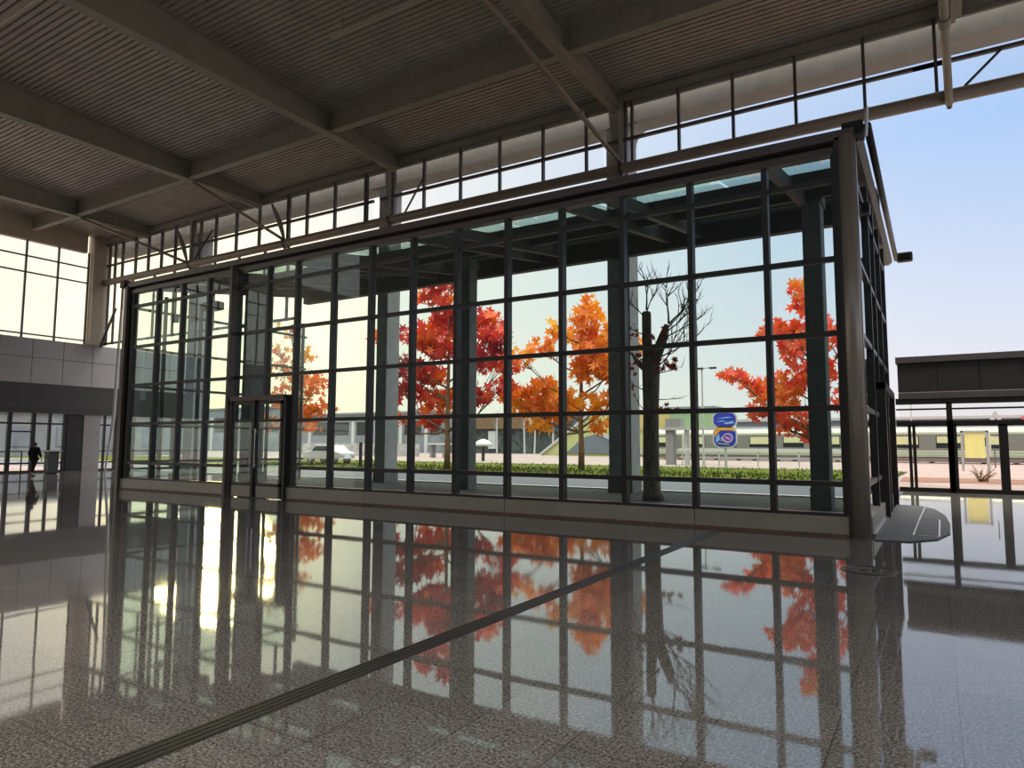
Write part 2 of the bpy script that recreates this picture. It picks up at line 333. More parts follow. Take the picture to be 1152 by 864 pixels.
# ================================================================== CLERESTORY
spans = [
    ('window_1', -42.6, -34.6, [-42.3, -41.7, -40.9, -39.5, -38.2, -36.9, -35.6], .1),
    ('window_2', -33.7, -20.8, [-33.3, -32.0, -30.3, -28.5, -26.35, -25.05, -23.2, -21.25], .1),
    ('window_3', -19.4, -9.75, [-17.95, -16.05, -14.15, -12.2, -10.4], .085),
    ('window_4', -8.75, .62, [-8.62, -6.95, -5.15, -3.25, -1.35, .45], .085),
    ('window_5', .85, 12, [4.3, 7.5, 10.5], .085)]
for i_, (nm, a, b, ms, w) in enumerate(spans):
    f = MB()
    for x in ms:
        ww = w*(1.7 if x in (-26.35, -21.25) else 1)
        f.box(x-ww/2, x+ww/2, YP-.07, YP+.07, 11.45, 13.72)
    f.box(a-.95 if i_ else a, b, YP-.06, YP+.06, 12.33, 12.43)
    o = struct(f, nm, 'framec')
    MB().box(a, b, YP-.006, YP+.006, 11.5, 13.6).build('glass_pane', 'clear', o)
for i, (x, lab) in enumerate(((-34.05, 'pale clerestory post with frame, above the left part of the pavilion'), (-19.75, 'pale clerestory post at the end of the long girder, above the pavilion middle'), (-9.0, 'pale double clerestory post behind the foot of the long diagonal brace'))):
    t = empty('clerestory_post', (x, YP, 11.4), lab, 'post', 'clerestory posts')
    MB().box(x-.09, x+.05, YP-.12, YP+.1, 11.4, 13.75).build('post_body', 'concrete', t)
    MB().box(x+.11, x+.19, YP-.1, YP+.08, 11.4, 13.75).build('post_strip', 'framec', t)
    br = MB().prism([(x-.62, 13.7), (x-.12, 13.7), (x-.12, 11.5), (x-.40, 11.5), (x-.44, 12.3), (x-.54, 13.0)], 'y', YP+.2, YP+.32)
    br.build('bracket_plate', 'beam', t)
# outer concrete eaves frame behind the clerestory with rounded openings
def eaves_opening(name, x0, x1, r=.55, zb=13.12, zt=14.3, z0=11.0, y0=22.55, y1=22.95):
    pts = [(x0, zt), (x1, zt), (x1, z0)]
    return pts
cols_up = [(-34.9, -34.1), (-20.9, -20.3), (-9.83, -8.98)]
eb = MB(); eb.box(XW-.2, 24, 22.45, 23.35, 13.18, 14.6)
for a, b in cols_up:
    for sgn, xx in ((-1, a), (1, b)):
        if (a, sgn) in ((-20.9, 1), (-34.9, 1), (-9.83, -1)): continue
        poly = [(xx, 13.18), (xx, 12.6)]
        for k in range(0, 9):
            t = k/8*math.pi/2; poly.append((xx+sgn*.55*(1-math.cos(t)), 12.6+.58*math.sin(t)))
        eb.prism(poly, 'y', 22.47, 23.3)
struct(eb, 'trim_2', 'concrete')
colinfo = [('tall grey concrete column behind the far end of the pavilion glass', 0), ('tall grey concrete column left of the crimson tree, behind the glass', 1), ('tall grey concrete column between the orange tree and the bare tree', 2)]
for lab, i in colinfo:
    a, b = cols_up[i]
    t = empty('concrete_column', ((a+b)/2, 22.7, 0), lab, 'column', 'outer concrete columns')
    c = MB().box(a, b, 22.47, 23.3, -.02, 13.18).build('shaft', 'colconc', t, bevel=.02)
    MB().box(a-.03, b+.03, 22.44, 23.33, -.02, .5).build('plinth', 'darkconc', t)
# ================================================================== LONG PIPE AND BRACES
pp = empty('long_pipe', (-16, YP-.05, 11.36), 'long brown steel pipe running the length of the clerestory sill', 'pipe')
MB().tube([(XW+.05, YP-.05, 11.33), (14, YP-.05, 11.33)], .195, 20).build('pipe_run', 'pipe', pp, smooth=True)
MB().box(XW+.05, 14, YP+.03, YP+.12, 11.42, 11.5).build('sill_rail', 'bronze', pp)
for x in (-34.1, -26.5, -19.75, -9.02, .72):
    MB().tube([(x-.06, YP-.05, 11.33), (x+.06, YP-.05, 11.33)], .225, 20).build('pipe_collar', 'bronze', pp)
    MB().box(x-.05, x+.05, YP-.1, YP, 11.02, 11.2).build('collar_bolt', 'bronze', pp)
def brace(p, q, r, lab, knuckle=True):
    b = empty('diagonal_brace', p, lab, 'brace', 'roof braces')
    MB().tube([p, (Vector(p)*.5+Vector(q)*.5), q], r, 12).build('brace_pipe', 'pipe' if r < .1 else 'beam', b, smooth=True)
    if knuckle:
        m = Vector(p)*.7+Vector(q)*.3; d = (Vector(q)-Vector(p)).normalized()*.12
        MB().tube([m-d, m+d], r*1.35, 12).build('brace_collar', 'beam', b)
        MB().tube([Vector(p)-d*1.2, Vector(p)+d*1.5], r*.7, 10).build('brace_foot', 'bronze', b)
brace((-9.02, YP-.1, 11.5), (-9.95, 13.0, 14.0), .085, 'long slender diagonal brace pipe falling from the deck to the long pipe, upper middle')
brace((.72, YP-.1, 11.1), (.40, 13.0, 14.2), .10, 'slender brace pipe that looks upright, right of the pavilion roof corner')
brace((-26.55, YP-.1, 11.5), (-28.2, 18.1, 13.45), .075, 'short diagonal brace pipe from the second girder to the long pipe', False)
brace((-34.2, YP-.1, 11.4), (-37.9, 18.1, 13.45), .075, 'short diagonal brace pipe from the farthest girder to the long pipe', False)
def curved(x, lab):
    b = empty('curved_bracket', (x, YP-.12, 11.5), lab, 'bracket', 'curved brackets')
    pts = [(x-.75, YP-.3, 13.35), (x-.5, YP-.3, 12.95), (x-.22, YP-.25, 12.4), (x-.06, YP-.2, 11.9), (x, YP-.12, 11.52)]
    for i, (q, r_) in enumerate(zip(pts[:-1], pts[1:])): pass
    m = MB().tube(pts, [.05, .1, .13, .10, .06], 10); m.build('bracket_arm', 'beam', b, smooth=True)
curved(-26.5, 'curved steel bracket at the foot of the brace from the second girder')
curved(-34.3, 'broad curved steel bracket at the far left of the clerestory')
for (p, q, lab) in (((-33.6, YP-.15, 11.5), (-32.1, YP-.15, 12.9), 'thin dark diagonal rod in the left clerestory bay'),
                    ((-19.2, YP+.15, 11.5), (-18.0, YP+.15, 13.1), 'thin dark diagonal rod beside the middle clerestory post'),
                    ((.95, YP-.02, 11.4), (2.05, YP-.02, 12.42), 'thin dark diagonal rod right of the upright brace')):
    tag(MB().bar(p, q, .06, .06).build('bracing_rod', 'frame', loc=p), lab, 'rod', 'clerestory rods')
# ================================================================== GLASS PAVILION
X0, X1 = -25.2, -1.42
pv = empty('glass_pavilion', (-13, YF, 0), 'large dark-framed glass box pavilion standing in the station hall', 'pavilion')
MX = [-24.95, -23.43, -21.96, -20.49, -18.97, -17.48, -16.19, -14.66, -13.2, -11.71, -10.25, -8.73, -7.24, -5.72, -4.20, -2.69]
ZT = [.94, 2.34, 3.73, 5.14, 6.65]
YS = YF+.02
doorx0, doorx1 = -18.97, -16.36
for i, x in enumerate(MX):
    zb = .38 if i != 5 else 3.05
    MB().box(x-.055, x+.055, YF-.03, YF+.17, zb, 7.28).build('mullion', 'frame', pv, loc=(x, YF, zb))
MB().box(X1-.06, X1+.06, YF-.03, YF+.17, .38, 7.28).build('mullion', 'frame', pv, loc=(X1, YF, .38))
for z in ZT:
    if z < 3:
        m = MB().box(X0, doorx0, YF-.015, YF+.09, z-.05, z+.05).box(doorx1, X1, YF-.015, YF+.09, z-.05, z+.05)
    else: m = MB().box(X0, X1, YF-.015, YF+.09, z-.05, z+.05)
    m.build('transom', 'frame', pv, loc=(-13, YF, z))
MB().box(X0, X1, YF-.05, YF+.17, 7.14, 7.28).build('head_rail', 'bronze', pv)
MB().box(X0, X1, YF+.03, YF+.15, 7.27, 7.39).build('shadow_recess', 'black', pv)  # black strip puts the shade of the gap into the colour
MB().box(X0, doorx0, YF-.04, YF+.18, .35, .42).box(doorx1, X1, YF-.04, YF+.18, .35, .42).build('sill_rail', 'frame', pv)
# solid base
b_ = MB()
xs = [X0, -22, doorx0-.05]; 
for a, b in ((X0, doorx0-.1), (doorx1-.02, -13.2), (-13.2, -8.73), (-8.73, -4.2), (-4.2, X1+.06)):
    b_.box(a+.008, b-.008, YF-.06, YF+.15, .05, .36)
b_.build('base_panel', 'base', pv)
MB().box(X0, doorx0-.1, YF-.08, YF+.15, 0, .05).box(doorx1-.02, X1+.1, YF-.08, YF+.15, 0, .05).build('kick_strip', 'kick', pv)
# roof edge flashing
MB().prism([(YF-.12, 7.37), (YF-.12, 7.555), (YF+.25, 7.555), (YF+.25, 7.37)], 'x', X0-.1, -1.05).build('roof_flashing', 'bronze', pv)
# glass: one tall pane stack per bay
bx = MX+[X1]
rows = [.42]+ZT+[7.2]
for i, (a, b) in enumerate(zip(bx[:-1], bx[1:])):
    m = MB()
    for r0, r1 in zip(rows[:-1], rows[1:]):
        if i in (4, 5) and r1 < 3: continue
        if i in (4, 5) and r0 < 3: r0 = 3.08
        m.box(a+.05, b-.05, YF+.045, YF+.057, r0+.04, r1-.04)
    m.build('glass_bay', 'glass', pv)
# door in the front
dr = MB().box(doorx0-.06, doorx0+.05, YF-.26, YF+.1, 0, 7.28).build('door_post', 'bronze', pv)
MB().box(doorx1-.04, doorx1+.04, YF-.16, YF+.1, 0, 3.08).build('door_post', 'frame', pv)
MB().box(doorx0, doorx1, YF-.22, YF+.1, 2.96, 3.1).build('door_head', 'bronze', pv)
for (a, b, hx) in ((doorx0+.12, -17.76, -17.80), (-17.68, doorx1-.12, -17.6)):
    lf = MB().box(a, a+.1, YF-.14, YF-.08, .02, 2.94).box(b-.1, b, YF-.14, YF-.08, .02, 2.94).box(a, b, YF-.14, YF-.08, 2.84, 2.94).box(a, b, YF-.14, YF-.08, 2.3, 2.38).box(a, b, YF-.14, YF-.08, .36, .46).build('door_leaf', 'frame', pv)
    MB().box(a+.02, b-.02, YF-.13, YF-.09, .03, .37).build('kick_plate', 'base', lf)
    MB().box(a+.08, b-.08, YF-.115, YF-.105, .44, 2.86).build('door_glass', 'glass', lf)
    MB().tube([(hx, YF-.22, .9), (hx, YF-.22, 2.1)], .018, 8).box(hx-.01, hx+.01, YF-.22, YF-.12, .98, 1.01).box(hx-.01, hx+.01, YF-.22, YF-.12, 1.98, 2.01).build('door_handle', 'steelline', lf)
MB().box(-17.76, -17.68, YF-.2, YF-.06, .02, 2.96).build('centre_stile', 'frame', pv)
# corner posts
cp = MB().tube([(-1.2, YF-.03, 0), (-1.2, YF-.03, 7.42)], .155, 24).build('corner_post', 'post', pv, smooth=True)
cp['label'] = 'round brushed bronze corner post'
MB().box(-1.39, -1.30, YF-.12, YF+.2, 0, 7.42).build('post_fin', 'frame', pv)
MB().box(-1.10, -1.04, YF-.06, YF+.12, 0, 7.42).build('post_fin', 'bronze', pv)
MB().box(X0-.13, X0+.06, YF-.16, YF+.2, 0, 7.4).build('corner_post', 'bronze', pv)
MB().box(X0+.06, X0+.13, YF-.05, YF+.2, 0, 7.4).build('post_fin', 'black', pv)
# right side wall (with its own doorway) and left side wall
XS = -1.10; YE = 22.3
SY = [16.5, 18.0, 20.0, 22.1]
for y in SY: MB().box(XS-.12, XS+.05, y-.05, y+.05, .38 if y < 17.5 else 0, 7.3).build('side_mullion', 'frame', pv)
for z in ZT[1:]: MB().box(XS-.06, XS+.03, YF+.2, YE, z-.05, z+.05).build('side_transom', 'frame', pv)
MB().box(XS-.06, XS+.03, YF+.2, 17.9, .89, .99).build('side_transom', 'frame', pv)
MB().box(XS-.1, XS+.07, YF+.2, 17.9, .03, .36).build('side_base_panel', 'base', pv)
MB().box(XS-.1, XS+.12, YF+.2, 17.9, 0, .06).build('side_kick_strip', 'steelline', pv)
sg = MB()
for a, b in zip([YF+.2]+SY[:-1], SY):
    for r0, r1 in zip(rows[:-1], rows[1:]):
        if a > 17.5 and r1 < 3: continue
        sg.box(XS-.03, XS-.02, a+.06, b-.06, r0+.04, r1-.04)
sg.build('side_glass', 'glass', pv)
MB().box(XS-.1, XS+.16, 17.9, 18.1, 0, 3.1).box(XS-.1, XS+.16, 22.0, 22.2, 0, 3.1).box(XS-.1, XS+.16, 17.9, 22.2, 2.95, 3.12).box(XS-.05, XS+.1, 19.95, 20.1, 0, 2.95).build('side_door_frame', 'frame', pv)
for a, b in ((18.12, 19.93), (20.12, 21.98)):
    lf = MB().box(XS-.02, XS+.04, a, a+.1, .02, 2.94).box(XS-.02, XS+.04, b-.1, b, .02, 2.94).box(XS-.02, XS+.04, a, b, 2.82, 2.94).box(XS-.02, XS+.04, a, b, .02, .3).build('side_door_leaf', 'frame', pv)
    MB().box(XS, XS+.01, a+.08, b-.08, .3, 2.84).build('door_glass', 'glass', lf)
MB().prism([(XS-.1, 7.38), (XS+.06, 7.38), (XS+.16, 7.46), (XS+.16, 7.56), (XS-.1, 7.56)], 'y', YF+.2, 24.6).build('side_flashing', 'frame', pv)
MB().tube([(XS+.26, YF+.1, 7.62), (XS+.26, 24.9, 7.62)], .07, 12).build('gutter_pipe', 'frame', pv, smooth=True)
MB().box(XS-.16, XS+.2, YF-.08, YF+.3, 7.42, 7.68).build('corner_bracket', 'black', pv)
MB().tube([(XS+.24, YF-.05, 7.35), (XS+.28, YF-.05, 7.9)], .03, 8).build('bracket_pin', 'steelline', pv)
MB().box(X0-.38, X0-.1, YF-.2, YF+.2, 7.38, 7.66).build('corner_bracket', 'black', pv)
for y in (15.3, 16.8, 18.3, 20.2, 22.1): MB().box(X0-.06, X0+.06, y-.05, y+.05, 0, 7.3).build('side_mullion', 'frame', pv)
for z in ZT: MB().box(X0-.03, X0+.05, YF+.2, YE, z-.05, z+.05).build('side_transom', 'frame', pv)
MB().box(X0-.02, X0-.01, YF+.2, YE, .4, 7.3).build('side_glass', 'glass', pv)
# sloped roof
def rz(y): return 7.50+(y-YF)*.165
roof = MB()
def slab(m, xa, xb, ya, yb, t=.1, dz=0): 
    m.prism([(ya, rz(ya)+dz), (yb, rz(yb)+dz), (yb, rz(yb)+t+dz), (ya, rz(ya)+t+dz)], 'x', xa, xb)
slab(roof, X0, -1.1, 17.2, 20.2); slab(roof, X0, -1.1, 21.0, 22.35)
roof.build('roof_deck', 'darkroof', pv)
for i in range(8):
    a = X0+i*3.01
    m = MB(); slab(m, a+.04, min(a+2.97, -1.15), YF+.05, 17.2, .02, .02); m.build('roof_glass', 'skyglass', pv)
m = MB(); slab(m, X0, -1.1, 20.2, 21.0, .02, .02); m.build('roof_glass', 'skyglass', pv)
for x in (-2.75, -6.3, -7.4, -11.2, -12.3, -16.1, -17.2, -21, -22.1, -24.6):
    MB().prism([(YF+.15, rz(YF)-.26), (22.3, rz(22.3)-.42), (22.3, rz(22.3)), (YF+.15, rz(YF))], 'x', x-.09, x+.09).build('roof_rafter', 'darkroof', pv)
for (y, d) in ((17.3, .2), (19.2, .22)):
    MB().box(X0+.1, -1.2, y-.08, y+.08, rz(y)-d, rz(y)+.02).build('roof_purlin', 'darkroof', pv)
MB().box(X0, -1.1, 22.05, 22.35, 8.22, 8.9).build('rear_beam', 'darkroof', pv)
# ---- columns inside
def incol(x0, x1, y0, y1, lab, m='darkconc', top=None):
    t = empty('square_column', ((x0+x1)/2, (y0+y1)/2, 0), lab, 'column', 'columns inside the pavilion')
    zt = top or rz((y0+y1)/2)-.05
    MB().box(x0, x1, y0, y1, -.02, zt).build('shaft', m, t, bevel=.015)
    MB().box(x0-.02, x1+.02, y0-.02, y1+.02, -.02, .55).build('plinth', m, t)
    MB().box(x0-.05, x1+.05, y0-.05, y1+.05, zt-.3, zt).build('cap_plate', m, t)
incol(-2.82, -2.36, 19.4, 20.1, 'dark square concrete column inside the pavilion near the bronze corner post')
incol(-15.15, -14.7, 20.8, 21.3, 'slim dark column inside the pavilion right of the crimson tree trunk')
incol(-22.6, -22.1, 16.9, 17.6, 'dark square concrete column inside the pavilion by the entrance door')
# ---- devices
def device(x, y, z, s, lab, kind='floodlight', arm=(0, 0, .4), m='black'):
    t = empty(kind, (x, y, z), lab, kind.replace('_', ' '))
    MB().box(x-s[0]/2, x+s[0]/2, y-s[1]/2, y+s[1]/2, z-s[2]/2, z+s[2]/2).build('housing', m, t, bevel=min(s)*.18)
    MB().bar((x, y, z), (x+arm[0], y+arm[1], z+arm[2]), .05, .05).build('mounting_arm', 'black', t)
    MB().tube([(x, y-s[1]/2-.02, z), (x, y-s[1]/2+.01, z)], min(s[0], s[2])*.32, 12).build('lens', 'tint', t)
device(-22.7, 15.6, 6.72, (.85, .4, .32), 'bulky black floodlight hanging under the pavilion roof near its far end', 'floodlight', (0, 0, .95))
device(-24.1, 15.0, 6.3, (.2, .25, .3), 'small dark camera hanging at the far end inside the pavilion', 'security_camera', (0, 0, 1.2))
device(-1.0, 15.15, 6.38, (.16, .3, .22), 'small black camera on the pavilion side wall', 'security_camera', (-.1, 0, .16))
device(-.6, 25.0, 7.68, (.45, .35, .28), 'black horn shaped floodlight at the far end of the side gutter', 'floodlight', (-.3, 0, .05))
# ---- floor items
# the mat
mt = empty('floor_mat', (-.6, 17, 0), 'dark grey floor mat with steel edge strips by the pavilion side doorway', 'mat')
poly = [(-1.0, 22.0), (-.45, 21.9), (-.1, 21.0), (.12, 19.2), (.18, 17.2), (.16, 15.4), (-.05, 14.3), (-.45, 13.7), (-.98, 13.62)]
MB().prism(poly, 'z', 0, .02).build('mat_sheet', 'mat', mt)
e = MB()
def strip(p, q, w=.03): e.bar((p[0], p[1], .025), (q[0], q[1], .025), w, .012)
strip((-.42, 14.6), (-.38, 17.9)); strip((-.02, 14.6), (0, 17.9)); strip((-.42, 14.6), (-.02, 14.6)); strip((-.38, 17.9), (-.32, 21.2)); strip((-.32, 17.9), (.02, 17.9))
e.build('edge_strip', 'steelline', mt)
gr = empty('floor_grating', (-3.65, 7, 0), 'dark slotted drain grating running diagonally across the granite floor', 'grating')
MB().box(-3.75, -3.55, -6, 13.3, .0, .003).build('grating_bed', 'groove', gr)
m = MB()
for k in range(4): m.box(-3.738+k*.05, -3.738+k*.05+.024, -6, 13.3, .002, .006)
m.build('grating_bars', 'black', gr)
fc = empty('floor_box_cover', (-.83, 10.35, 0), 'small round metal floor box cover in front of the corner post', 'floor cover')
ring = MB().tube([(-.83+.33*math.cos(t*math.pi/16), 10.35+.33*math.sin(t*math.pi/16), .003) for t in range(33)], .012, 6); ring.build('cover_ring', 'groove', fc)
MB().tube([(-.83, 10.35, -.001), (-.83, 10.35, .003)], .31, 32).build('cover_plate', 'floor', fc)
MB().box(-.93, -.85, 10.3, 10.4, .003, .02).box(-.79, -.73, 10.34, 10.4, .003, .035).build('cover_latch', 'groove', fc)
# ================================================================== END WALL (far left)
YA = -16.0; YB = 28.9
struct(MB().box(XW-.3, XW, YA, YB, 4.98, 7.5), 'wall_left', 'greyp')
sm = MB()
y = 21.66
while y > YA: sm.box(XW, XW+.006, y-.012, y+.012, 4.98, 7.5); y -= 1.62
y = 23.3
while y < YB: sm.box(XW, XW+.006, y-.012, y+.012, 4.98, 7.5); y += 1.62
sm.box(XW, XW+.006, YA, YB, 6.42, 6.445); struct(sm, 'trim_3', 'dkp')
struct(MB().box(XW-.3, XW+.02, YA, YB, 3.42, 4.98).box(XW-.3, XW+.1, YA, YB, 3.3, 3.42), 'wall_left_lower', 'dkp')
struct(MB().box(XW-.3, XW+.05, YA, 21.0, 13.02, 14.4).box(XW-.35, XW+.35, 21.25, YP+.2, 7.5, 14.4), 'wall_left_upper', 'beige')
struct(MB().box(XW-.3, XW+.03, 20.45, 21.35, 0, 3.4), 'wall_left_pier', 'black')
struct(MB().box(XW-.35, XW+.06, 21.35, 22.3, 0, 3.4), 'wall_left_pier', 'lightgrey')
f = MB()
y = 21.14; ys = []
while y > YA: ys.append(y); y -= 1.66
for y in ys: f.box(XW-.1, XW, y-.045, y+.045, 7.5, 13.05)
for z in (7.72, 11.2, 12.12): f.box(XW-.09, XW-.01, YA, 21.2, z-.04, z+.04)
o = struct(f, 'window_6', 'framec'); MB().box(XW-.06, XW-.05, YA, 21.2, 7.5, 13.05).build('glass_pane', 'clear', o)
f = MB()
for y, w in ((20.35, .09), (19.55, .07), (18.72, .1), (17.55, .1), (16.0, .07), (14.4, .1), (12.8, .07), (11.2, .1), (8, .1), (5, .1), (2, .1), (22.6, .05), (23.3, .1), (24.4, .07), (25.6, .1), (27, .1), (28.6, .1)):
    f.box(XW-.15, XW, y-w, y+w, 0, 3.35)
for z, h in ((2.72, .05), (1.16, .03), (.5, .045), (.04, .06)):
    f.box(XW-.12, XW-.03, YA, 20.45, z-h, z+h).box(XW-.12, XW-.03, 22.3, YB, z-h, z+h)
f.box(XW-.12, XW-.03, 17.6, 18.7, 2.22, 2.3)
o = struct(f, 'window_7', 'black'); MB().box(XW-.08, XW-.07, YA, 20.4, .05, 3.3).box(XW-.08, XW-.07, 22.4, YB, .05, 3.3).build('glass_pane', 'clear', o)
# glazed wall between end wall and pavilion (plane of the clerestory)
f = MB()
for x in (-42.3, -41.6, -40.75, -39.7, -37.5, -35.6, -33.8, -32, -30, -28, -26.3): f.box(x-.06, x+.06, YP-.05, YP+.05, 7.5, 11.2)
f.box(XW, -25.4, YP-.05, YP+.05, 7.52, 7.64)
struct(f, 'window_8', 'framec')
tag(MB().bar((-42.5, YP-.2, 7.4), (-41.0, YP-.2, 9.6), .1, .12).build('bracing_rod', 'frame', loc=(-42.5, YP-.2, 7.4)), 'dark diagonal strut in the glazing beside the far corner column', 'rod')
tag(MB().tube([(-40.1, 21.2, 0), (-39.5, 21.2, 3), (-39.3, 21.2, 9.2)], [.05, .09, .06], 8).build('white_pole', 'white', loc=(-40.1, 21.2, 0)), 'thin white pole rising beside the far end of the pavilion', 'pole')  # upright white strip built as a slim tapered tube
# ================================================================== RIGHT WALL WITH DOORS
YR = 28.9
struct(MB().box(-1.1, 24, YR-.02, YR+.5, 3.6, 4.62), 'wall_back', 'dkp')
struct(MB().box(-1.15, 24, YR-.12, YR+.6, 4.66, 4.88).box(-1.1, 24, YR-.08, YR+.4, 3.34, 3.56), 'trim_4', 'framec')
sm = MB()
for x in (.35, 1.6, 2.85, 4.1, 5.35): sm.box(x-.2-.012, x-.2+.012, YR-.03, YR-.02, 3.6, 4.62)
sm.box(-1.1, 24, YR-.03, YR-.02, 4.6, 4.66); struct(sm, 'trim_5', 'black')
f = MB().box(-1.2, 24, YR-.06, YR+.12, 3.14, 3.36).box(-1.2, 24, YR-.02, YR+.08, 2.93, 2.99).box(-1.2, 24, YR-.06, YR+.1, 2.34, 2.54).box(-1.2, 24, YR-.05, YR+.1, 0, .15)
for x, w, t in ((.45, .09, 3.2), (.50, .14, 2.4), (1.98, .13, 2.4), (-.80, .05, 2.4), (-.66, .05, 2.4), (3.6, .14, 3.2), (6.7, .14, 3.2)): f.box(x-w, x+w, YR-.06, YR+.1, 0, t)
o = struct(f, 'door_1', 'black'); MB().box(-1.1, 24, YR+.02, YR+.03, .1, 3.2).build('glass_pane', 'clear', o)
MB().tube([(1.7, YR-.14, .9), (1.7, YR-.14, 1.5)], .02, 8).build('door_handle', 'steelline', o)
# hall walls out of view (behind and to the right of the camera), opening on the right only
struct(MB().box(XW, 24, -16.3, -16, 0, 19), 'wall_rear', 'dkp')  # unseen wall, raised and darkened to keep bright sky out of the glass
struct(MB().box(24, 24.3, -16, 29, 0, 3.5).box(24, 24.3, -16, 22, 12.5, 14.4), 'wall_right', 'greyp')
# ================================================================== TREES
def leaf(m, p, s, n, roll):
    n = n.normalized(); a = Vector((0, 0, 1)) if abs(n.z) < .9 else Vector((1, 0, 0)); u = n.cross(a).normalized(); v = n.cross(u)
    u, v = u*math.cos(roll)+v*math.sin(roll), v*math.cos(roll)-u*math.sin(roll)
    prof = [(0, .42), (30, .95), (48, .40), (78, 1.0), (102, .45), (140, .8), (180, .22), (220, .8), (258, .45), (282, 1.0), (312, .40), (330, .95)]
    b = len(m.v); m.v.append(tuple(p))
    prof = [((a+90) % 360, r) for a, r in prof]
    for a, r in prof:
        t = math.radians(a); m.v.append(tuple(p+(u*math.cos(t)+v*math.sin(t))*r*s+n*(r*r*s*.18)))
    k = len(prof)
    for i in range(k): m.f.append((b, b+1+i, b+1+(i+1) % k))
def maple(base, label, lm, clumps, fork, r0, seed, n_leaf, ls, top, group=None, density=1.0):
    rr = random.Random(seed); bx_, by_ = base
    t = empty('maple_tree', (bx_, by_, 0), label, 'tree', group)
    tk = MB(); pts = [Vector((bx_, by_, 0)), Vector((bx_+.03, by_, fork*.5)), Vector((bx_-.02, by_, fork)), Vector((bx_+.05, by_, fork+(top-fork)*.45)), Vector((bx_-.05, by_, top*.93))]
    tk.tube(pts, [r0, r0*.82, r0*.7, r0*.4, .03], 10); tk.build('trunk', 'bark', t, smooth=True)
    br = MB(); lf = MB()
    for (cx, cz, rx, rzz, n) in clumps:
        cy = by_+rr.uniform(-1, 1)*1.1
        c = Vector((bx_+cx, cy, cz)); z0 = max(fork*.8, min(cz-abs(cx)*.75, top*.8)); st = Vector((bx_, by_, z0))
        mid = st.lerp(c, .5)+Vector((0, 0, -.12*abs(cx)))
        br.tube([st, mid, c], [r0*.34, r0*.2, .02], 6)
        for k in range(int(5)):
            e_ = c+Vector((rr.gauss(0, rx*.5), rr.gauss(0, .5), rr.gauss(0, rzz*.5))); s0 = mid.lerp(c, rr.random())
            br.tube([s0, s0.lerp(e_, .5)+Vector((0, 0, .08)), e_], [.035, .022, .008], 5)
        for k in range(int(n*density)):
            q = Vector((rr.gauss(0, 1), rr.gauss(0, 1), rr.gauss(0, 1))); q = q.normalized()*(rr.random()**.45)
            p = c+Vector((q.x*rx, q.y*max(rx, .8), q.z*rzz))
            leaf(lf, p, ls*rr.uniform(.6, 1.35), Vector((rr.uniform(-1.3, 1.3), -1, rr.uniform(-1.0, 1.2))), rr.uniform(0, 6.28))
    br.build('branches', 'bark', t, smooth=True); lf.build('foliage', lm, t)
    return t
# crown clumps given as (dx, z, rx, rz, leaves)
maple((-26.67, 35.4), 'crimson and orange maple tree on the lawn, seen left of the pavilion middle', 'leafred',
      [(-.9, 11.6, 1.1, 1.0, 75), (.5, 12.2, .9, .8, 45), (-.6, 9.8, 1.6, 1.2, 150), (-1.8, 8.6, 1.4, 1.0, 90), (-.4, 8.0, 1.5, 1.0, 110), (2.2, 9.4, 1.4, 1.0, 80), (3.6, 8.3, 1.3, .9, 80), (2.6, 7.0, 1.8, 1.0, 110), (4.4, 6.6, 1.2, .8, 60),
       (-2.3, 6.2, 1.6, 1.0, 100), (-4.4, 5.6, 1.1, 1.1, 60), (-3.9, 7.3, .8, .6, 22), (-1.7, 4.6, 1.6, .9, 90), (-4.9, 3.4, .7, .5, 16), (-2.1, 3.2, 1.2, .6, 40), (3.0, 4.7, 1.5, .7, 45), (4.8, 5.2, .8, .5, 22), (.9, 10.6, 1.1, .9, 55), (-4.9, 8.9, .9, .6, 26)], 3.0, .22, 3, 0, .42, 12.6)
maple((-19.1, 39.35), 'bright orange maple tree on the lawn, seen in the middle of the pavilion', 'leaforange',
      [(.5, 10.3, .8, .9, 40), (.9, 9.4, 1.2, .8, 60), (.2, 8.4, 1.4, .8, 70), (-1.4, 9.1, .9, .7, 30), (-2.6, 8.0, 1.1, .7, 36), (-4.2, 7.4, 1.0, .6, 26), (1.4, 7.4, 1.4, .9, 90), (3.0, 8.2, 1.1, .9, 70), (3.8, 7.6, .9, .8, 45), (2.6, 6.3, 1.3, 1.0, 90), (.6, 6.3, 1.1, .9, 55),
       (-2.8, 5.2, 1.2, .9, 75), (-4.0, 4.2, 1.5, .9, 100), (-2.0, 3.9, 1.5, .8, 80), (-4.9, 5.0, 1.0, .8, 40), (-1.0, 4.6, 1.0, .7, 36), (1.6, 4.2, 1.4, .7, 50), (3.1, 5.0, 1.1, .8, 50), (-2.9, 2.8, .9, .5, 24), (1.4, 2.9, .9, .5, 22)], 3.0, .22, 5, 0, .42, 10.8)
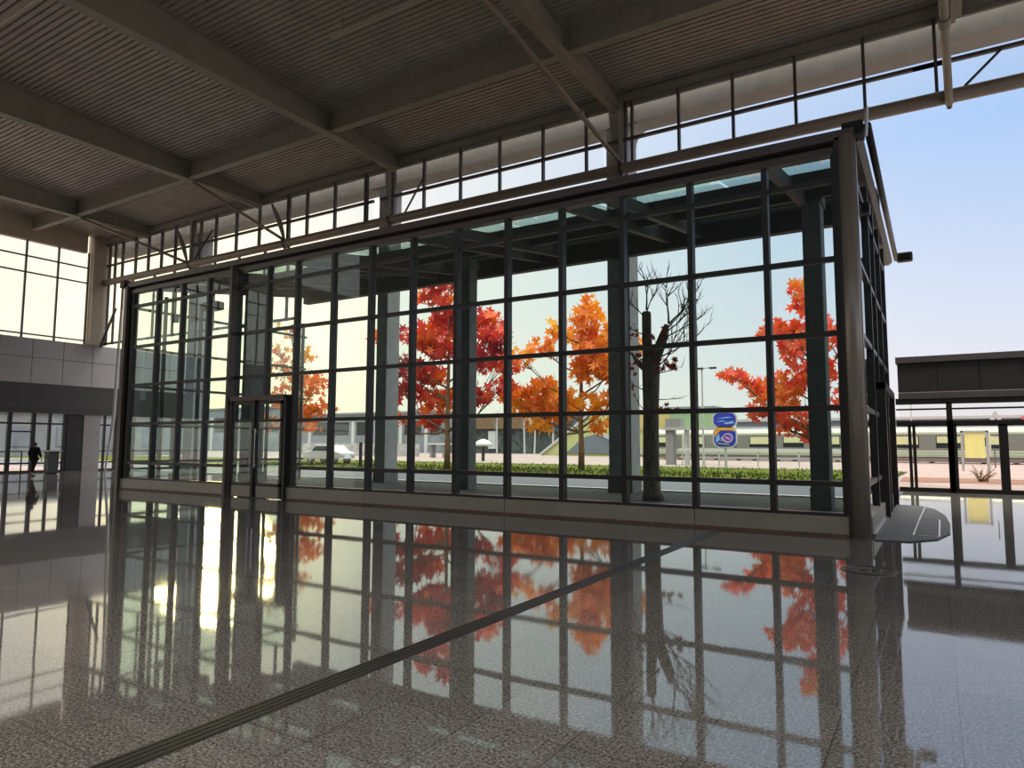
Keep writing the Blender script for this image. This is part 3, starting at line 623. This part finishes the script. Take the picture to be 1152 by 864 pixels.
maple((-4.35, 34.0), 'scarlet maple tree on the lawn, half hidden by the column near the bronze corner post', 'leafscarlet',
      [(-.5, 8.7, .7, .7, 40), (-.4, 8.1, .7, .6, 36), (-2.2, 7.2, .8, .5, 34), (-1.2, 6.9, .9, .6, 40), (.2, 6.6, 1.0, .9, 50), (-.8, 6.0, 1.1, .8, 65), (-3.9, 5.0, .7, .35, 26), (-3.1, 4.5, .9, .45, 40), (-2.2, 4.0, 1.1, .6, 60), (-1.2, 4.4, 1.1, .7, 80), (-.2, 4.8, 1.0, .9, 70), (-2.6, 3.2, .8, .4, 34), (-1.2, 3.2, 1.1, .6, 60), (-.6, 2.2, .9, .4, 34), (1.2, 6.0, 1.2, 1.6, 60), (1.2, 4.0, 1.2, .9, 50), (-1.6, 2.5, .7, .4, 20)], 2.4, .20, 8, 0, .30, 9.0)
maple((-41.9, 36.0), 'golden orange maple tree beyond the pavilion entrance door', 'leafgold',
      [(-.6, 10.6, 1.0, .9, 24), (1.6, 8.4, 1.0, .8, 34), (-1.6, 7.6, 1.6, 1.2, 80), (.8, 6.6, 1.7, 1.1, 110), (2.8, 5.8, 1.3, .8, 70), (-2.2, 5.4, 1.5, 1.0, 90), (-.6, 4.4, 1.7, 1.0, 120), (1.8, 4.2, 1.5, .9, 90), (.4, 3.0, 1.6, .6, 60), (-3.0, 3.4, 1.2, .8, 40), (2.2, 3.0, 1.0, .5, 24), (-2.4, 9.0, 1.0, .8, 30)], 2.4, .2, 11, 0, .32, 10.5)
# bare tree planted in the gravel bed
rr = random.Random(21)
bt = empty('bare_tree', (-7.35, 20, 0), 'pollarded bare tree with dark trunk and a few rust leaves in the gravel bed', 'tree')
bxx, byy = -7.35, 20.0
MB().tube([(bxx+.02, byy, -.03), (bxx, byy, .25), (bxx-.02, byy, 1.2), (bxx, byy, 2.6), (bxx+.02, byy, 3.9), (bxx-.03, byy, 4.3)], [.34, .27, .245, .235, .27, .24], 14).build('trunk', 'darkbark', bt, smooth=True)
MB().tube([(bxx-.05, byy, 4.1), (bxx-.10, byy, 4.9), (bxx-.10, byy, 5.70), (bxx-.10, byy, 5.75)], [.19, .15, .145, .10], 10).tube([(bxx+.08, byy, 4.1), (bxx+.30, byy, 4.6), (bxx+.42, byy+.05, 4.95), (bxx+.52, byy+.05, 5.3)], [.18, .17, .15, .07], 10).tube([(bxx-.1, byy, 3.9), (bxx-.42, byy, 4.2), (bxx-.6, byy, 4.5)], [.11, .08, .03], 8).build('limbs', 'darkbark', bt, smooth=True)
tw = MB(); lf = MB()
def twig(p, d, L, r, dep):
    p = Vector(p); d = Vector(d).normalized(); pts = [p]; q = p.copy()
    for k in range(4):
        d = (d+Vector((rr.uniform(-.22, .22), rr.uniform(-.2, .2), rr.uniform(-.12, .26)))).normalized(); q = q+d*L/4; pts.append(q.copy())
        if dep and k >= 1:
            for _ in range(2 if dep > 1 else 1):
                twig(q, d+Vector((rr.uniform(-.9, .9), rr.uniform(-.7, .7), rr.uniform(-.3, .7))), L*rr.uniform(.4, .62), r*.6, dep-1)
    tw.tube(pts, [r, r*.85, r*.7, r*.5, r*.25], 5)
for (p, d, L, r, dep) in (((-.1, 0, 5.8), (.2, 0, 1), 1.3, .028, 2), ((-.1, 0, 5.5), (-.7, 0, .8), 1.0, .022, 2), ((.6, 0, 5.3), (.2, 0, 1), 1.5, .03, 2), ((.6, 0, 5.3), (.75, 0, .7), 1.5, .028, 2), ((.45, 0, 5.0), (.9, 0, .45), 1.4, .026, 2),
                          ((.5, 0, 4.9), (1, 0, .15), 1.3, .022, 2), ((.2, 0, 4.0), (.8, 0, .55), 1.5, .024, 2), ((.2, 0, 3.8), (1, 0, .1), 1.1, .018, 1), ((-.3, 0, 4.2), (-.8, 0, .6), .9, .02, 2), ((.5, 0, 5.1), (.7, 0, .9), 1.5, .024, 2), ((.3, 0, 4.3), (1, 0, .35), 1.6, .024, 2), ((-.15, 0, 5.0), (-.8, 0, .5), .8, .018, 2), ((-.1, 0, 5.7), (.5, 0, 1), 1.0, .02, 2), ((.15, 0, 3.7), (.9, 0, .5), 1.5, .02, 2), ((-.2, 0, 3.3), (-1, 0, .5), .6, .02, 1), ((.2, 0, 3.0), (1, 0, .1), .9, .016, 1), ((-.2, 0, 2.7), (-.9, 0, .7), .6, .016, 1)):
    twig((bxx+p[0], byy+p[1], p[2]), d, L*.74, r*1.1, dep)
tw.build('twigs', 'darkbark', bt, smooth=True)
for (cx, cz, rx, rzz, n) in ((-.55, 4.9, .25, .35, 16), (-.5, 3.95, .25, .2, 10), (.55, 4.0, .35, .12, 16), (.7, 4.1, .3, .12, 10), (.55, 2.75, .35, .1, 9), (-.05, 4.35, .35, .15, 8), (-.6, 3.3, .15, .15, 5), (.3, 5.0, .2, .2, 6)):
    for k in range(n): leaf(lf, Vector((bxx+cx+rr.uniform(-rx, rx), byy-.2+rr.uniform(-.15, .1), cz+rr.uniform(-rzz, rzz))), rr.uniform(.07, .13), Vector((rr.uniform(-.6, .6), -1, rr.uniform(-.4, .6))), rr.uniform(0, 6))
lf.build('leaves', 'leafrust', bt)
# ================================================================== TRAIN
YT = 75.0
tr = empty('passenger_train', (8, YT, 0), 'cream passenger train with grey window band standing beyond the paving', 'train')
TX0, TX1 = -28.0, 60.0
MB().prism([(YT, .62), (YT, 2.9), (YT+.15, 3.15), (YT+.5, 3.3), (YT+2.6, 3.3), (YT+3, 2.9), (YT+3, .62)], 'x', TX0, TX1).build('body', 'cream', tr)
MB().box(TX0+.2, TX1, YT-.015, YT+.02, 1.22, 2.72).build('window_band', 'trainband', tr)
MB().box(TX0, TX1, YT-.02, YT+.02, .98, 1.04).box(TX0, TX1, YT-.02, YT+.02, .74, .78).build('pinstripe', 'trainstripe', tr)
MB().box(TX0, TX1, YT-.012, YT+.02, .79, .97).build('lime_belt', 'trainbelt', tr)
MB().box(TX0, TX1, YT+.1, YT+2.8, .12, .6).build('underframe', 'under', tr)
MB().box(TX0, TX1, YT+.8, YT+2.2, 3.3, 3.55).build('roof_equipment', 'galv', tr)
x = TX0+1.2; k = 0
while x < 34:
    w = MB().box(x, x+2.0, YT-.03, YT+.01, 1.42, 2.55).build('window', 'tint', tr, bevel=.012)
    MB().box(x+.08, x+1.92, YT-.045, YT-.03, 1.75 if k % 2 else 1.9, 2.5).build('blind', 'curtain', w)
    x += 3.35; k += 1
for x in (-24.0, -5.2, 3.2, 22):
    d = MB().box(x, x+1.0, YT-.035, YT+.01, .68, 2.8).build('door', 'cream', tr)
    MB().box(x+.25, x+.75, YT-.05, YT-.03, 1.6, 2.4).build('door_window', 'tint', d)
for x in range(-26, 34, 4): MB().tube([(x, YT+.4, .42), (x, YT+.55, .42)], .4, 16).tube([(x+1.6, YT+.4, .42), (x+1.6, YT+.55, .42)], .4, 16).build('wheel_pair', 'rubber', tr)
# ================================================================== ROAD SIGN, LAMPS, RAILINGS
def rrect(cx, cz, w, h, r, n=6):
    pts = []
    for (sx, sz, a0) in ((1, 1, 0), (-1, 1, 90), (-1, -1, 180), (1, -1, 270)):
        for k in range(n+1):
            a = math.radians(a0+90*k/n); pts.append((cx+sx*(w/2-r)+r*math.cos(a), cz+sz*(h/2-r)+r*math.sin(a)))
    return pts
sx, sy = -12.6, 49.0
sg = empty('road_sign', (sx, sy, 0), 'blue double road sign with white rim on a post at the lawn edge', 'sign')
MB().tube([(sx, sy+.1, 0), (sx, sy+.1, 3.6)], .10, 10).build('sign_post', 'galv', sg)
up_ = MB().prism(rrect(sx, 3.42, 1.75, 1.1, .42), 'y', sy-.03, sy+.03).build('upper_plate', 'white', sg)
MB().prism(rrect(sx, 3.42, 1.55, .92, .38), 'y', sy-.05, sy-.03).build('plate_face', 'signblue', up_)
MB().prism([(sx-.6, 3.5), (sx+.2, 3.62), (sx+.6, 3.56), (sx+.1, 3.52)], 'y', sy-.06, sy-.05).prism([(sx-.1, 3.2), (sx+.6, 3.32), (sx+.65, 3.15), (sx+.1, 3.1)], 'y', sy-.06, sy-.05).prism([(sx-.6, 3.3), (sx-.1, 3.38), (sx+.1, 3.32), (sx-.3, 3.27)], 'y', sy-.06, sy-.05).build('pale_streaks', 'signlight', up_)
lo = MB().prism(rrect(sx, 2.2, 1.7, 1.5, .5), 'y', sy-.03, sy+.03).build('lower_plate', 'white', sg)
MB().prism(rrect(sx, 2.2, 1.5, 1.32, .45), 'y', sy-.05, sy-.03).build('plate_face', 'signblue', lo)
MB().prism([(sx-.72, 2.2), (sx-.72, 2.7), (sx-.5, 2.86), (sx+.55, 2.86), (sx+.7, 2.6), (sx+.3, 2.66), (sx-.3, 2.66), (sx-.5, 2.45)], 'y', sy-.062, sy-.05).build('orange_band', 'signorange', lo)
MB().prism(rrect(sx+.2, 2.12, .7, .66, .3), 'y', sy-.066, sy-.05).build('purple_roundel', 'signpurple', lo)
MB().tube([(sx+.2+.33*math.cos(t*math.pi/10), sy-.075, 2.12+.3*math.sin(t*math.pi/10)) for t in range(21)], .035, 6).bar((sx-.22, sy-.07, 1.9), (sx-.22, sy-.07, 2.2), .07, .05).bar((sx+.05, sy-.08, 2.22), (sx+.32, sy-.08, 2.0), .07, .05).bar((sx-.5, sy-.07, 1.75), (sx+.3, sy-.07, 1.68), .05, .05).build('white_mark', 'white', lo)
MB().prism([(sx-.62, 1.8), (sx-.62, 2.2), (sx-.4, 2.45), (sx-.35, 2.0)], 'y', sy-.066, sy-.05).build('pale_patch', 'signlight', lo)
def street_lamp(x, y, h, arms, lab, r=.09):
    t = empty('street_lamp', (x, y, 0), lab, 'street lamp', 'street lamps')
    MB().tube([(x, y, 0), (x, y, h)], [r, r*.7], 10).build('lamp_pole', 'galv', t)
    MB().tube([(x, y, 0), (x, y, .5)], r*1.6, 10).build('lamp_base', 'galv', t)
    for dx in arms:
        MB().bar((x, y, h-.1), (x+dx, y, h-.05), .07, .07).build('lamp_arm', 'galv', t)
        MB().box(x+dx-.25, x+dx+.25, y-.12, y+.12, h-.16, h-.02).build('lamp_head', 'dkp', t)
street_lamp(-15.0, 52, 7.55, (.85, -.15), 'grey street lamp on a tall pole left of the blue road sign')
street_lamp(-13.4, 90, 8.0, (-4.5,), 'thin distant street lamp with a long arm behind the blue road sign', .09)
street_lamp(-2.5, 100, 8.3, (), 'faint thin mast beyond the train', .08)
def railing(x0, x1, y, lab, step=2.9):
    t = empty('guard_rail', ((x0+x1)/2, y, 0), lab, 'guard rail', 'guard rails')
    MB().box(x0, x1, y-.05, y+.05, 1.15, 1.38).build('top_rail', 'white', t)
    MB().box(x0, x1, y-.04, y+.04, .62, .72).build('lower_rail', 'galv', t)
    x = x0+.2
    while x < x1: MB().tube([(x, y+.08, 0), (x, y+.08, 1.3)], .06, 8).build('rail_post', 'galv', t); x += step
railing(-17.5, -5.2, 54, 'white guard rail in front of the train, behind the blue road sign')
ks = empty('platform_kiosk', (-18.2, 56, 0), 'grey framed platform kiosk gate at the near end of the train', 'kiosk')
MB().box(-19.2, -18.55, 55.6, 56.4, 0, 3.1).build('side_panel', 'lightgrey', ks); MB().box(-17.6, -17.4, 55.6, 56.4, 0, 2.9).build('side_panel', 'galv', ks)
MB().box(-19.3, -14.5, 55.4, 56.6, 2.85, 3.1).build('canopy', 'galv', ks); MB().box(-19.2, -17.9, 55.6, 56.6, 3.1, 3.8).build('roof_box', 'lightgrey', ks); MB().box(-18.5, -17.62, 55.9, 56, .5, 2.8).build('glass_panel', 'clear', ks)
# info board at the right, seen through the doors
ib = empty('information_board', (1.1, 44, 0), 'yellow poster board on two legs seen through the right doors', 'board')
bxc = 1.75
MB().box(bxc-.45, bxc+.45, 44, 44.06, 1.0, 2.35).build('poster', 'poster', ib)
MB().box(bxc-.62, bxc-.5, 43.95, 44.1, .3, 2.45).box(bxc+.5, bxc+.62, 43.95, 44.1, -.0, 2.45).box(bxc-.62, bxc+.62, 43.95, 44.1, 2.36, 2.45).build('board_frame', 'galv', ib)
# rocks/weeds by the track: small bare shrub
sh = MB(); r2 = random.Random(4)
for k in range(26):
    a = r2.uniform(-1.2, 1.2); sh.tube([(1.75+r2.uniform(-.2, .2), 38, 0), (1.75+math.sin(a)*.35, 38+r2.uniform(-.3, .3), .25+r2.random()*.3), (1.75+math.sin(a)*.6, 38+r2.uniform(-.3, .3), .3+r2.random()*.6)], [.02, .015, .005], 4)
tag(sh.build('dry_shrub', 'bark', loc=(1.75, 38, 0)), 'small dry leafless shrub outside the right doors', 'shrub')
# ================================================================== DISTANT BUILDINGS
tb = empty('pitched_shed', (-40, 90, 0), 'lime coloured pitched shed with a slate grey triangle front', 'building')
MB().prism([(-50.5, 0), (-42.8, 5.9), (-30.0, 5.9), (-30.0, 0)], 'y', 90.4, 97).build('shed_wall', 'lime', tb)
MB().prism([(-46.2, .4), (-43.6, 2.6), (-41.6, 3.1), (-39.0, 2.6), (-35, .4)], 'y', 90.2, 90.4).build('triangle_front', 'slate', tb)
MB().bar((-50.5, 90.2, .2), (-42.6, 90.2, 5.9), .2, .35).bar((-41.5, 90.15, 3.5), (-34, 90.15, .4), .2, .5).build('sloping_edge', 'kerb', tb)
MB().prism([(-37, 5.9), (-30, 5.9), (-30, 1.5), (-32.5, 2.0)], 'y', 90.1, 90.39).build('straw_panel', 'yellowp', tb)
bd = empty('mint_building', (-27, 88, 0), 'mint and straw coloured low building behind the bare tree', 'building')
MB().box(-29.7, -24.0, 88, 94, 0, 6.3).build('wall', 'limegreen', bd)
MB().prism([(-29.7, 0), (-29.7, 4.2), (-24.2, 1.6), (-24.2, 0)], 'y', 87.8, 88).build('straw_panel', 'yellowp', bd)
MB().box(-29.9, -23.8, 87.7, 94.2, 6.3, 6.6).build('roof_edge', 'citygrey', bd)
lg = empty('low_station_building', (0, 112, 0), 'long low blue-grey building with a pale roof beyond the train', 'building')
MB().box(-27, 70, 112, 122, 0, 5.3).build('wall', 'bluegrey', lg)
MB().box(-28, 71, 111.5, 122.5, 5.3, 5.7).build('roof', 'kerb', lg)
MB().prism([(5.9, 4.3), (6.7, 6.2), (7.0, 6.2), (7.9, 4.3), (7.4, 4.3), (6.9, 5.4), (6.4, 4.3)], 'y', 111.2, 111.5).build('gable_frame', 'kerb', lg)
MB().box(9.7, 12.6, 111.1, 111.4, 4.3, 5.5).build('red_sign', 'red', lg)
def city(x0, x1, y, h, lab, m='citygrey', pil=6, nm='city_building', win=True):
    t = empty(nm, ((x0+x1)/2, y, 0), lab, 'building')
    MB().box(x0, x1, y, y+10, 0, h).build('wall', m, t)
    MB().box(x0-.2, x1+.2, y-.2, y+10.2, h, h+.4).build('parapet', 'lightgrey', t)
    n = max(2, int((x1-x0)/pil))
    for k in range(n):
        xx = x0+(k+.5)*(x1-x0)/n
        MB().box(xx-.35, xx+.35, y-.3, y, 0, h*.82).build('pilaster', 'white', t)
        if win: MB().box(xx+.8, min(xx+pil-1.2, x1-.2), y-.05, y, h*.45, h*.8).build('window', 'tint', t)
city(-114, -77, 100, 7.4, 'long grey building with white pilasters behind the white wall')
city(-160, -116, 96, 9.0, 'hazy grey building far beyond the pavilion door', pil=8)
hs = empty('brown_roofed_house', (-68, 104, 0), 'dim low house with a brown roof between the maple trees', 'building')
MB().box(-75, -60, 104, 110, 0, 4.4).build('wall', 'woods', hs); MB().prism([(-76, 4.4), (-73, 6.4), (-62, 6.4), (-59, 4.4)], 'y', 103.5, 110.5).build('roof', 'brownroof', hs)
MB().box(-69, -67.4, 103.8, 104, .8, 4.0).build('window', 'white', hs)
tag(MB().box(-95, -50, 118, 122, 0, 7.6).build('dark_hedge', 'woods'), 'tall dim evergreen hedge behind the bare slender trunks', 'hedge', kind='stuff')
r3 = random.Random(9)
base_lab = ['white birch trunk', 'pale slender trunk', 'thin grey trunk']
proto = None
for k, x in enumerate((-64.0, -61.9, -58.5, -56.6, -53.2, -70.8)):
    t = empty('slender_tree', (x, 99, 0), ['pale slender bare tree closest to the brown-roofed house', 'pale slender bare tree second from the brown-roofed house', 'pale slender bare tree behind the low orange leaves', 'whitest slender bare tree left of the pitched shed', 'pale slender bare tree touching the pitched shed slope', 'pale slender bare tree in front of the brown-roofed house'][k], 'tree', 'slender trees left of the shed')
    m = MB().tube([(x, 99, 0), (x+r3.uniform(-.15, .15), 99, 3.5), (x+r3.uniform(-.2, .2), 99, 7.4)], [.17, .13, .05], 8); m.build('trunk', 'kerb', t)
    m = MB()
    for q in range(7):
        z = 3.6+q*.5; d = r3.choice((-1, 1)); m.tube([(x, 99, z), (x+d*.5, 99, z+.6), (x+d*.8, 99, z+1.3)], [.05, .03, .01], 5)
    m.build('branches', 'citygrey', t)
tag(MB().box(-80, -57.5, 70, 70.3, 0, 1.7).build('white_wall', 'whitewall'), 'low scrawled white wall behind the lawn, left of the crimson tree', 'wall')
def bench_table(x, y, w, lab):
    t = empty('white_table', (x, y, 0), lab, 'table')
    MB().box(x-w/2, x+w/2, y-.6, y+.6, 1.55, 1.75).build('table_top', 'white', t)
    for dx in (-w/2+.3, 0, w/2-.3): MB().box(x+dx-.15, x+dx+.15, y-.4, y+.4, 0, 1.55).build('leg', 'lightgrey', t)
bench_table(-50.0, 66, 4.4, 'white topped stall table just left of the crimson tree trunk')
dm = empty('domed_bollard', (-37.8, 56, 0), 'white domed bollard lamp right of the crimson tree trunk', 'lamp')
MB().tube([(-37.8, 56, 0), (-37.8, 56, 1.5)], .16, 10).build('post', 'dkp', dm)
MB().tube([(-37.8, 56, 1.45), (-37.8, 56, 1.75), (-37.8, 56, 2.0), (-37.8, 56, 2.15)], [.95, .85, .5, .12], 18).build('dome', 'white', dm, smooth=True)
tag(MB().box(-34.95, -34.75, 36, 36.15, 0, 1.75).build('marker_post', 'black', loc=(-34.85, 36, 0), bevel=.02), 'short black marker post on the lawn by the white wall', 'post')
# parked car seen through the entrance door
cx, cy = -43.2, 41.0
car = empty('parked_car', (cx, cy, 0), 'white parked car partly hidden by the pavilion entrance door', 'car')
MB().prism([(cx-2.2, .35), (cx-2.25, .8), (cx-2.0, .98), (cx-1.3, 1.05), (cx-.7, 1.5), (cx+.8, 1.52), (cx+1.5, 1.05), (cx+2.1, .9), (cx+2.2, .4)], 'y', cy-.85, cy+.85).build('body', 'carwhite', car, bevel=.04)
MB().prism([(cx-1.15, 1.07), (cx-.65, 1.45), (cx+.72, 1.46), (cx+1.3, 1.07)], 'y', cy-.87, cy+.87).build('side_window', 'tint', car)
for dx in (-1.35, 1.35):
    for dy in (-.8, .62): 
        w = MB().tube([(cx+dx, cy+dy, .36), (cx+dx, cy+dy+.2, .36)], .36, 18).build('wheel', 'rubber', car)
        MB().tube([(cx+dx, cy+dy-.02, .36), (cx+dx, cy+dy+.22, .36)], .17, 12).build('hub', 'galv', w)
MB().box(cx+2.12, cx+2.24, cy-.75, cy-.4, .65, .82).box(cx+2.12, cx+2.24, cy+.4, cy+.75, .65, .82).build('head_lamp', 'white', car)
# buildings beyond the far end wall
city(-150, -149, 0, 1, 'x') if False else None
fb = empty('far_terrace_building', (-95, 30, 0), 'hazy grey terrace building beyond the far end doors', 'building')
MB().box(-100, -92, -10, 60, 0, 5.2).build('wall', 'citygrey', fb); MB().box(-100.3, -91.7, -10.3, 60.3, 5.2, 5.6).build('parapet', 'kerb', fb)
for k in range(12): MB().box(-92, -91.9, -6+k*5.4, -3+k*5.4, 1.2, 3.6).build('window', 'bluegrey', fb)
# ================================================================== BIN, BARRIER
bn = empty('litter_bin', (-40.1, 18.4, 0), 'dark green upright litter bin by the far end doors', 'bin')
MB().box(-40.35, -39.85, 18.15, 18.65, .06, 1.12).build('bin_body', 'bin', bn, bevel=.02); MB().box(-40.39, -39.81, 18.11, 18.69, 1.12, 1.18).build('bin_lid', 'black', bn, bevel=.01)
MB().box(-40.3, -39.9, 18.2, 18.6, 0, .06).build('bin_plinth', 'black', bn); MB().box(-40.28, -39.92, 18.14, 18.15, .8, .95).build('bin_slot', 'black', bn)
ba = empty('queue_barrier', (-41.0, 18, 0), 'slim metal barrier rail standing behind the person in black', 'barrier')
MB().bar((-41.1, 17.4, 1.2), (-41.1, 19.4, 1.2), .05, .06).build('barrier_rail', 'galv', ba)
for yy in (17.4, 18.9, 19.4): MB().tube([(-41.1, yy, 0), (-41.1, yy, 1.2)], .035, 8).build('barrier_post', 'black', ba)
# ================================================================== PERSON
def skin_mesh(name, verts, edges, m, parent, off, root=0, sub=2):
    me = bpy.data.meshes.new(name); me.from_pydata([tuple(v[0]) for v in verts], edges, [])
    o = bpy.data.objects.new(name, me); C.objects.link(o)
    if not me.skin_vertices: me.attributes
    sk = o.modifiers.new('skin', 'SKIN'); sk.use_smooth_shade = True
    bm = bmesh.new(); bm.from_mesh(me); L = bm.verts.layers.skin.verify()
    for i, v in enumerate(bm.verts):
        r = verts[i][1]; v[L].radius = r if isinstance(r, tuple) else (r, r); v[L].use_root = (i == root)
    bm.to_mesh(me); bm.free()
    su = o.modifiers.new('sub', 'SUBSURF'); su.levels = sub; su.render_levels = sub
    me.materials.append(M[m]); o.parent = parent
    return o
pe = empty('person', (-38.2, 16.75, 0), 'person in black coat and dark maroon trousers walking by the far end doors', 'person')
pe.rotation_euler = (0, 0, R(200))
H = [((0, 0, .90), (.13, .10)), ((0, .01, 1.05), (.13, .10)), ((0, .02, 1.22), (.15, .11)), ((0, .01, 1.36), (.13, .09)), ((0, 0, 1.43), .05), ((0, -.02, 1.50), (.07, .08)), ((0, -.03, 1.58), (.075, .09)), ((0, -.02, 1.64), (.05, .06)),
     ((.09, 0, .86), (.10, .10)), ((.10, -.10, .50), .06), ((.10, .02, .10), .04), ((.10, -.10, .05), .035), ((.10, -.16, .035), .025),
     ((-.09, 0, .86), (.10, .10)), ((-.10, .10, .50), .06), ((-.10, .20, .12), .04), ((-.10, .08, .05), .035), ((-.10, .02, .035), .025),
     ((.20, .01, 1.36), .06), ((.25, .06, 1.10), .048), ((.25, -.04, .88), .036), ((.25, -.06, .80), .03),
     ((-.20, .01, 1.36), .06), ((-.25, -.04, 1.10), .048), ((-.25, -.14, .90), .036), ((-.25, -.17, .82), .03)]
E_ = [(0, 1), (1, 2), (2, 3), (3, 4), (4, 5), (5, 6), (6, 7), (0, 8), (8, 9), (9, 10), (10, 11), (11, 12), (0, 13), (13, 14), (14, 15), (15, 16), (16, 17), (3, 18), (18, 19), (19, 20), (20, 21), (3, 22), (22, 23), (23, 24), (24, 25)]
skin_mesh('body', H, E_, 'skin', pe, None)
coat = [((0, .005, .80), (.19, .16)), ((0, .01, .95), (.18, .15)), ((0, .015, 1.2), (.18, .14)), ((0, .01, 1.37), (.15, .11)), ((0, 0, 1.44), (.08, .08)),
        ((.20, .01, 1.36), .085), ((.26, .06, 1.10), .07), ((.26, -.04, .90), .055), ((-.20, .01, 1.36), .085), ((-.26, -.04, 1.10), .07), ((-.26, -.13, .93), .055)]
skin_mesh('coat', coat, [(0, 1), (1, 2), (2, 3), (3, 4), (3, 5), (5, 6), (6, 7), (3, 8), (8, 9), (9, 10)], 'coat', pe, None)
leg = [((0, 0, .86), (.14, .12)), ((.10, 0, .80), (.11, .11)), ((.10, -.10, .50), .08), ((.10, .01, .14), .06), ((-.10, 0, .80), (.11, .11)), ((-.10, .10, .50), .08), ((-.10, .19, .16), .06)]
skin_mesh('trousers', leg, [(0, 1), (1, 2), (2, 3), (0, 4), (4, 5), (5, 6)], 'trousers', pe, None)
skin_mesh('hair', [((0, .02, 1.47), (.075, .06)), ((0, .02, 1.56), (.085, .085)), ((0, 0, 1.64), (.075, .085)), ((0, -.03, 1.67), (.04, .05))], [(0, 1), (1, 2), (2, 3)], 'hair', pe, None)
fh = MB()                                          # fingers and thumbs
for sx_, hx, hy, hz in ((1, .25, -.06, .79), (-1, -.25, -.17, .81)):
    for k in range(4): fh.tube([(hx, hy-.025+k*.017, hz), (hx-.004*sx_, hy-.03+k*.018, hz-.045), (hx-.018*sx_, hy-.03+k*.018, hz-(.075, .085, .08, .065)[k])], [.009, .0085, .007], 6)
    fh.tube([(hx, hy-.03, hz+.02), (hx-.01*sx_, hy-.055, hz-.01), (hx-.015*sx_, hy-.06, hz-.04)], [.011, .009, .007], 6)
o = fh.build('fingers', 'skin'); o.parent = pe
fc_ = MB().tube([(0, -.115, 1.585), (0, -.135, 1.56), (0, -.12, 1.545)], [.008, .016, .01], 8).tube([(.085, -.02, 1.58), (.095, -.015, 1.56)], .02, 8).tube([(-.085, -.02, 1.58), (-.095, -.015, 1.56)], .02, 8).tube([(-.022, -.108, 1.515), (.022, -.108, 1.515)], .006, 6)
o = fc_.build('face_features', 'skin'); o.parent = pe
o = MB().tube([(.10, .06, .04), (.10, -.06, .05), (.10, -.18, .035)], [.045, .05, .035], 10).tube([(-.10, .24, .05), (-.10, .12, .05), (-.10, 0, .035)], [.045, .05, .035], 10).build('shoes', 'shoe', smooth=True); o.parent = pe
bg_ = MB().box(.30, .42, -.16, .12, .45, .75).build('handbag', 'coat', loc=(-38.2, 16.75, 0)) if False else None
hb = empty('shoulder_bag', (-38.48, 16.8, .62), 'small pale bag carried by the person in black coat', 'bag')
MB().box(-38.56, -38.42, 16.68, 16.9, .62, .9).build('bag_body', 'lightgrey', hb, bevel=.03)
MB().tube([(-38.5, 16.7, .88), (-38.46, 16.74, 1.1), (-38.46, 16.82, 1.1), (-38.5, 16.88, .88)], .012, 6).build('bag_strap', 'black', hb)
